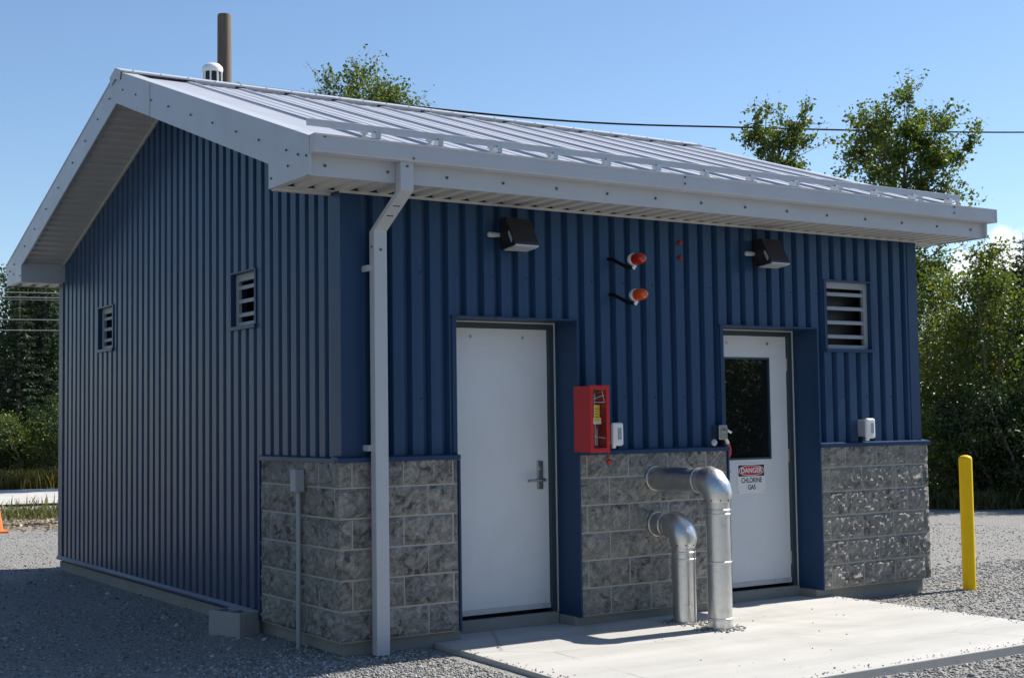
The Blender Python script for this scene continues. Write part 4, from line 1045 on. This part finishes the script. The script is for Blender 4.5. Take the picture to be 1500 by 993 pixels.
def domed(h, rx, rz, zc, seed, K=60, nl=12000, ls=.085, sd=.2, spires=6, lopside=.2):
    """tree whose crown is a ragged dome of leaf clumps, each carried by its own curved limb"""
    g = np.random.default_rng(seed); wood = MB(); n = 8
    tp = [Vector((g.normal(0, .05) * i * .4, g.normal(0, .05) * i * .4, -.1 + (h * .93) * i / n)) for i in range(n + 1)]; tr = .0125 * h
    wood.tube(tp, [tr * (1 - .9 * i / n) + .006 for i in range(n + 1)], 8)
    def trunk_at(z): q = max(0, min(n - 1e-3, (z + .1) / (h * .93) * n)); i = int(q); return tp[i].lerp(tp[i + 1], q - i)
    cl = []
    for k in range(K + spires):
        v = unit(g.normal(0, 1, (1, 3)))[0]; rr = g.uniform(.45, 1.) ** .6
        if k >= K: v[2] = abs(v[2]) + .5; v = v / np.linalg.norm(v); rr = g.uniform(1.02, 1.16)
        bump = 1 + lopside * math.sin(3 * math.atan2(v[1], v[0]) + seed) * g.uniform(.4, 1)
        c = Vector((v[0] * rx * rr * bump, v[1] * rx * rr * bump, zc + v[2] * rz * rr)); cl.append((c, k >= K))
    C = []
    for c, sp in cl:
        hd = math.hypot(c.x, c.y); p0 = trunk_at(c.z - .35 - hd * g.uniform(.5, 1.0)); mid_ = p0.lerp(c, .5) + Vector((g.normal(0, .07), g.normal(0, .07), -.12 * hd + g.normal(0, .05)))
        br = .012 + .010 * hd; wood.tube([p0, p0.lerp(mid_, .5) + Vector(g.normal(0, .03, 3)), mid_, mid_.lerp(c, .55) + Vector(g.normal(0, .04, 3)), c], [br, br * .8, br * .6, br * .4, .005], 5, False)
        s_ = sd * g.uniform(.55, 1.25) * (.6 if sp else 1); m_ = nl / len(cl) * g.uniform(.35, 1.65) * (.35 if sp else 1)
        for t_ in range(5):
            e = c + Vector(g.normal(0, 1, 3)) * s_ * 1.25 + Vector((0, 0, .05)); q0 = mid_.lerp(c, g.uniform(.45, 1.)); wood.tube([q0, q0.lerp(e, .5) + Vector(g.normal(0, .03, 3)), e], [.008, .006, .003], 4, False)
            u = g.uniform(.25, 1.08, int(m_ / 5))[:, None]; C.append(np.array(q0)[None] * (1 - u) + np.array(e)[None] * u + g.normal(0, 1, (len(u), 3)) * s_ * .38)
    C = np.concatenate(C); m_ = len(C); Nn = unit(g.normal(0, 1, (m_, 3)) * .8 + np.array([0, 0, .7])); T = g.normal(0, 1, (m_, 3)); T[:, 2] -= .5; L = ls * g.uniform(.65, 1.3, m_)
    V, F = rhombi(C, Nn, unit(T), L, L * g.uniform(.55, .8, m_)); wm = wood.mesh(); wm.name = 'trunk'; return wm, raw_mesh('crown', V, F, 4)
def spruce(h, r, seed, dens=1.):
    g = np.random.default_rng(seed); wood = MB(); wood.tube([(0, 0, -.1), (g.normal(0, .03), 0, h * .5), (0, 0, h)], [.016 * h, .010 * h, .006], 7)
    C, Nn, T, L, Wd = [], [], [], [], []; z = .25; az = 0
    while z < h - .05:
        k = z / h; nb = 7 if k < .85 else 5; ln0 = r * (1 - k) ** .82 * (1 if k > .12 else .75) + .05
        for b_ in range(nb):
            az += 2 * math.pi / nb + g.normal(0, .15); ln = ln0 * g.uniform(.72, 1.12); dr = g.uniform(.15, .34) * (1.1 - k); pts = []
            for s in range(6): u = s / 5; pts.append(np.array([math.cos(az) * ln * u, math.sin(az) * ln * u, z - dr * ln * u * (1.3 - .9 * u) + .02 * g.normal()]))
            wood.tube([tuple(p) for p in pts[::2] + [pts[-1]]], [.010, .008, .005, .003], 4, False)
            dirv = unit(np.array([[math.cos(az), math.sin(az), -.1]]))[0]; side = np.array([-math.sin(az), math.cos(az), 0]); nt = max(3, int(ln / .05 * dens))
            for s in range(nt):
                u = (s + g.uniform()) / nt; p = pts[min(4, int(u * 5))] * (1 - (u * 5 - min(4, int(u * 5)))) + pts[min(5, int(u * 5) + 1)] * (u * 5 - min(4, int(u * 5)))
                for sd_ in (-1, 1, 0):
                    tl = (.10 + .16 * (1 - u)) * min(1, ln / .5 + .3) * g.uniform(.6, 1.2); t_v = dirv * .75 + side * sd_ * .8 + np.array([0, 0, g.uniform(-.45, .1)]); t_v /= np.linalg.norm(t_v)
                    C.append(p + t_v * tl * .5); T.append(t_v); Nn.append(np.array([g.normal(0, .35), g.normal(0, .35), 1.])); L.append(tl); Wd.append(tl * .26)
                    if g.uniform() < .6: C.append(p + t_v * tl * .55 + g.normal(0, .02, 3)); T.append(t_v + g.normal(0, .5, 3)); Nn.append(g.normal(0, 1, 3)); L.append(tl * .7); Wd.append(tl * .16)
        z += .15 + .07 * (1 - k)
    V, F = rhombi(np.array(C), unit(np.array(Nn)), unit(np.array(T)), np.array(L), np.array(Wd)); wm = wood.mesh(); wm.name = 'trunk'; return wm, raw_mesh('crown', V, F, 4)
def at(theta, d): return Vector((CAM.x + d * math.sin(theta), CAM.y + d * math.cos(theta), ZG))
def plant(name, meshes, loc, rot, sc, leafm, label, cat, group, szz=None):
    o = empty(name, loc); o.rotation_euler = (0, 0, rot); o.scale = (sc, sc, szz or sc); tag(o, label, cat, group)
    for nm, me, mt in (('trunk', meshes[0], 'bark'), ('crown', meshes[1], leafm)):
        c_ = bpy.data.objects.new(nm, me); COL.objects.link(c_); c_.parent = o; ORG[c_] = ORG[o]
        if not me.materials: me.materials.append(None)
        c_.material_slots[0].link = 'OBJECT'; c_.material_slots[0].material = M[mt]
    return o
TA = domed(8.2, .85, 1.55, 6.75, 11, 34, 8500, .088, .20, 6, .25)         # airy tall tree
TB = domed(8.4, 1.40, 2.45, 6.0, 23, 100, 27000, .088, .24, 9, .18)        # fuller tall tree
TC = domed(11.2, 1.75, 2.2, 9.2, 47, 84, 20000, .10, .27, 8, .2)          # broad top seen over the ridge
TD = leafy('d', 5.0, 1.55, 5, .06, 15000, .075, 24, .0, 2, .15)           # dense bushy tree
TE = leafy('e', 4.6, 1.35, 31, .05, 12000, .075, 22, .05, 3, .15)
SH = leafy('s', 2.0, .95, 8, .03, 6500, .065, 15, .0, 4, .11)
SP1, SP2 = spruce(5.2, 1.25, 3), spruce(4.6, 1.1, 9)
GR = 'trees beyond the gravel lot on the right'
# tall trees showing above the roof
plant('tall_tree', TA, at(.777, 30), .5, 1.0, 'leaf', 'slender airy green tree rising above the roof left of a fuller tree', 'tree', 'tall trees behind the roof')
plant('tall_tree', TB, at(.862, 30), 2.1, 1.0, 'leaf', 'full leafy tree rising above the right end of the roof', 'tree', 'tall trees behind the roof')
plant('tall_tree', TC, at(.474, 38), 4.4, 1.0, 'leaf', 'leafy tree top showing over the ridge right of the wooden pole', 'tree', 'tall trees behind the roof')
# right-hand edge of the wood
for nm, me, th, d_, ro, sc, lm, lb, ct in (
    ('bushy_tree', TD, .884, 26.0, .3, .90, 'leaf_yellow', 'bright yellow-green bushy tree just right of the building', 'tree'),
    ('bushy_tree', TE, .915, 25.6, 1.9, .90, 'leaf', 'green bushy tree behind the top of the yellow bollard', 'tree'),
    ('bushy_tree', TD, .905, 29.0, 4.0, .92, 'leaf_dark', 'dark green tree deep behind the yellow-green bushy tree', 'tree'),
    ('bushy_tree', TE, .945, 28.0, 5.2, 1.0, 'leaf_dark', 'dark leafy tree at the right edge, in front of the spruces', 'tree'),
    ('bushy_tree', TE, .870, 28.5, .9, .86, 'leaf_dark', 'dark tree half hidden by the right corner of the building', 'tree'),
    ('spruce_tree', SP1, .930, 31, 0, .86, 'needle', 'dark spruce at the right edge, left of a taller spruce', 'tree'),
    ('spruce_tree', SP1, .942, 28.5, 2, .98, 'needle', 'tallest dark spruce, cut by the right edge', 'tree'),
    ('shrub', SH, .873, 24.6, 0, .85, 'leaf', 'low green shrub at the lot edge touching the building corner', 'shrub'),
    ('shrub', SH, .893, 24.9, 1.4, .95, 'leaf_dark', 'dark low shrub left of the yellow bollard', 'shrub'),
    ('shrub', SH, .912, 24.8, 2.7, .9, 'leaf_dark', 'dark low shrub directly behind the yellow bollard', 'shrub'),
    ('shrub', SH, .930, 24.7, 4.1, 1.0, 'leaf_dark', 'dark low shrub right of the yellow bollard', 'shrub'),
    ('shrub', SH, .950, 24.6, 5.5, 1.0, 'leaf_dark', 'dark low shrub at the right edge of the lot', 'shrub'),
    ('bushy_tree', TD, .835, 27.5, 1.2, .85, 'leaf', 'bushy tree hidden behind the right end of the building', 'tree'),
    ('bushy_tree', TE, .790, 28, 2.2, .85, 'leaf_dark', 'dark bushy tree hidden behind the middle of the building', 'tree'),
    ('bushy_tree', TE, .985, 27, 3.2, 1.05, 'leaf_dark', 'dark bushy tree just beyond the right edge', 'tree'),
    ('bushy_tree', TD, 1.03, 26, 3.9, 1.0, 'leaf', 'green bushy tree well beyond the right edge', 'tree')):
    plant(nm, me, at(th, d_), ro, sc, lm, lb, ct, GR)
GL = 'trees across the road on the left'
for nm, me, th, d_, ro, sc, lm, lb, ct in (
    ('spruce_tree', SP2, .2345, 39.8, .4, 1.15, 'needle', 'small pointed spruce at the left edge across the road', 'tree'),
    ('spruce_tree', SP1, .2515, 40.5, 2.2, 1.2, 'needle', 'larger spruce beside the building across the road', 'tree'),
    ('bushy_tree', TD, .228, 46, 1.0, 1.32, 'leaf_dark', 'dark leafy tree behind the small spruce across the road', 'tree'),
    ('bushy_tree', TE, .243, 47, 2.4, 1.48, 'leaf_dark', 'dark leafy tree between and behind the two spruces', 'tree'),
    ('bushy_tree', TD, .261, 46.5, 3.6, 1.46, 'leaf_yellow', 'yellow-green tall tree beside the gable edge across the road', 'tree'),
    ('bushy_tree', TE, .234, 49.5, 4.4, 1.3, 'leaf_dark', 'dark tree farthest back across the road', 'tree'),
    ('bushy_tree', TD, .252, 44.5, 5.2, .85, 'leaf_dark', 'dark bushy tree low between the spruces across the road', 'tree'),
    ('bushy_tree', TE, .222, 44, .2, .9, 'leaf_dark', 'dark bushy tree low at the left edge across the road', 'tree'),
    ('shrub', SH, .2455, 38.6, 0, .95, 'leaf', 'rounded pale green shrub below the spruces', 'shrub'),
    ('shrub', SH, .2615, 38.6, 1.5, 1.2, 'leaf_dark', 'dark shrub next to the gable wall across the road', 'shrub'),
    ('shrub', SH, .2225, 38.6, 3., 1.0, 'leaf_dark', 'dark shrub at the left edge across the road', 'shrub'),
    ('shrub', SH, .2365, 38.8, 4., .8, 'leaf_dark', 'dark shrub under the small spruce', 'shrub'),
    ('bushy_tree', TD, .205, 45, 2.6, 1.2, 'leaf_dark', 'dark leafy tree beyond the left edge across the road', 'tree'),
    ('bushy_tree', TE, .285, 46, 1.6, 1.3, 'leaf_dark', 'leafy tree hidden behind the gable across the road', 'tree')):
    plant(nm, me, at(th, d_), ro, sc, lm, lb, ct, GL)
# trees across the yard in front, reflected in the glazed door
for k, (tt, dd, sc) in enumerate(((-5.2, 20, 1.0), (-2.4, 21, .92), (.2, 20, .86), (2.8, 21, .95), (5.4, 20, 1.0), (-1.0, 24, 1.0), (1.8, 24.5, 1.0))):
    p = Vector((3.9, .3, 0)) + Vector((.68, -.733, 0)) * dd + Vector((.733, .68, 0)) * tt
    plant('bushy_tree', TD if k % 2 else TE, Vector((p.x, p.y, ZG)), k * 1.3, sc, 'leaf', 'green bushy tree across the yard, mirrored in the dark door window', 'tree', 'trees mirrored in the door window')

for k in range(9):
    p = Vector((3.9, .3, 0)) + Vector((.68, -.733, 0)) * (18.2 + .7 * (k % 2)) + Vector((.733, .68, 0)) * (-6 + 1.5 * k)
    plant('shrub', SH, Vector((p.x, p.y, ZG)), k * 1.1, 1.25 + .1 * (k % 3), 'leaf_dark', 'dark shrub across the yard, mirrored low in the dark door window', 'shrub', 'shrubs mirrored in the door window')
for k in range(17):
    p = Vector((-15.5 - 2.6 * (k % 2) - (k % 3) * .7, -13 + 3.1 * k, ZG))
    plant('tall_tree', (TB, TD, TC, TE)[k % 4], p, k * 1.9, (1.0, 1.75, .82, 1.9)[k % 4], ('leaf_dark', 'leaf_dark', 'leaf')[k % 3], 'leafy tree of the wood out of frame on the left, mirrored in the gable cladding', 'tree', 'wood on the left mirrored in the gable')
for k in range(12):
    p = Vector((-13 + 3.3 * k, -22 - 2.4 * (k % 2) - (k % 3) * .8, ZG))
    plant('tall_tree', (TC, TE, TB, TD)[k % 4], p, k * 2.3, (.82, 1.8, 1.0, 1.7)[k % 4], ('leaf_dark', 'leaf', 'leaf_dark')[k % 3], 'leafy tree of the wood behind the camera, mirrored in the steel and glass', 'tree', 'wood behind the camera')

def blades(name, pts, hmin, hmax, wdt, mat, seed, lean=.35, seedheads=False):
    g = np.random.default_rng(seed); n = len(pts); P = np.array(pts); H = g.uniform(hmin, hmax, n); a = g.uniform(0, 6.28, n); L = g.normal(0, lean, (n, 2)) * H[:, None]
    dx = np.stack([np.cos(a), np.sin(a), np.zeros(n)], 1) * wdt / 2
    tip = P + np.concatenate([L, H[:, None]], 1); midp = P + np.concatenate([L * .35, (H * .55)[:, None]], 1)
    V = np.stack([P - dx, P + dx, midp + dx * .8, tip, midp - dx * .8], 1).reshape(-1, 3)
    o = put(name, raw_mesh(name, V, np.arange(len(V)), 5), mat); o['kind'] = 'stuff'; return o
def strip(n, s0, s1, d0, d1, seed):
    g = np.random.default_rng(seed); s, d = g.uniform(s0, s1, n), d0 + (d1 - d0) * g.beta(1.4, 1.4, n); return [tuple(rp(a, b_, ZG + .005)) for a, b_ in zip(s, d)]
o = blades('goldenrod', strip(9000, -4, 7, 35.6, 37.4, 1), .15, .55, .035, 'golden', 2); tag(o, 'yellowing goldenrod and tall grass along the far road edge', 'grass')
o = blades('verge_grass', strip(7000, -3.5, 6, 24.2, 26.6, 3), .04, .17, .022, 'grass', 4, .4); tag(o, 'grassy verge between the gravel lot and the road', 'grass')
o = blades('sparse_weeds', strip(700, -3.5, 6, 26.2, 28.8, 5), .06, .30, .020, 'grass', 6, .3); tag(o, 'sparse weeds on the near road shoulder', 'weeds')
def edge_pts(n, seed):
    g = np.random.default_rng(seed); th = g.uniform(.84, 1.0, n); d = 23.7 + np.abs(g.normal(0, .5, n)); return [(CAM.x + dd * math.sin(t_v), CAM.y + dd * math.cos(t_v), ZG) for t_v, dd in zip(th, d)]
o = blades('edge_weeds', edge_pts(2600, 7), .06, .38, .022, 'grass', 8, .4); tag(o, 'weeds along the foot of the wood on the right', 'weeds')
g = np.random.default_rng(9); n = 5000; pp = np.array(strip(n, -3.5, 5, 21.6, 24.8, 10)); Nn = unit(g.normal(0, .35, (n, 3)) + np.array([0, 0, 1.])); V, F = rhombi(pp + np.array([0, 0, .015]), Nn, unit(g.normal(0, 1, (n, 3))), g.uniform(.04, .09, n), g.uniform(.03, .06, n))
o = put('leaf_litter', raw_mesh('leaf_litter', V, F, 4), 'litter'); o['kind'] = 'stuff'; tag(o, 'brown dry leaves scattered on the gravel lot edge', 'leaves')
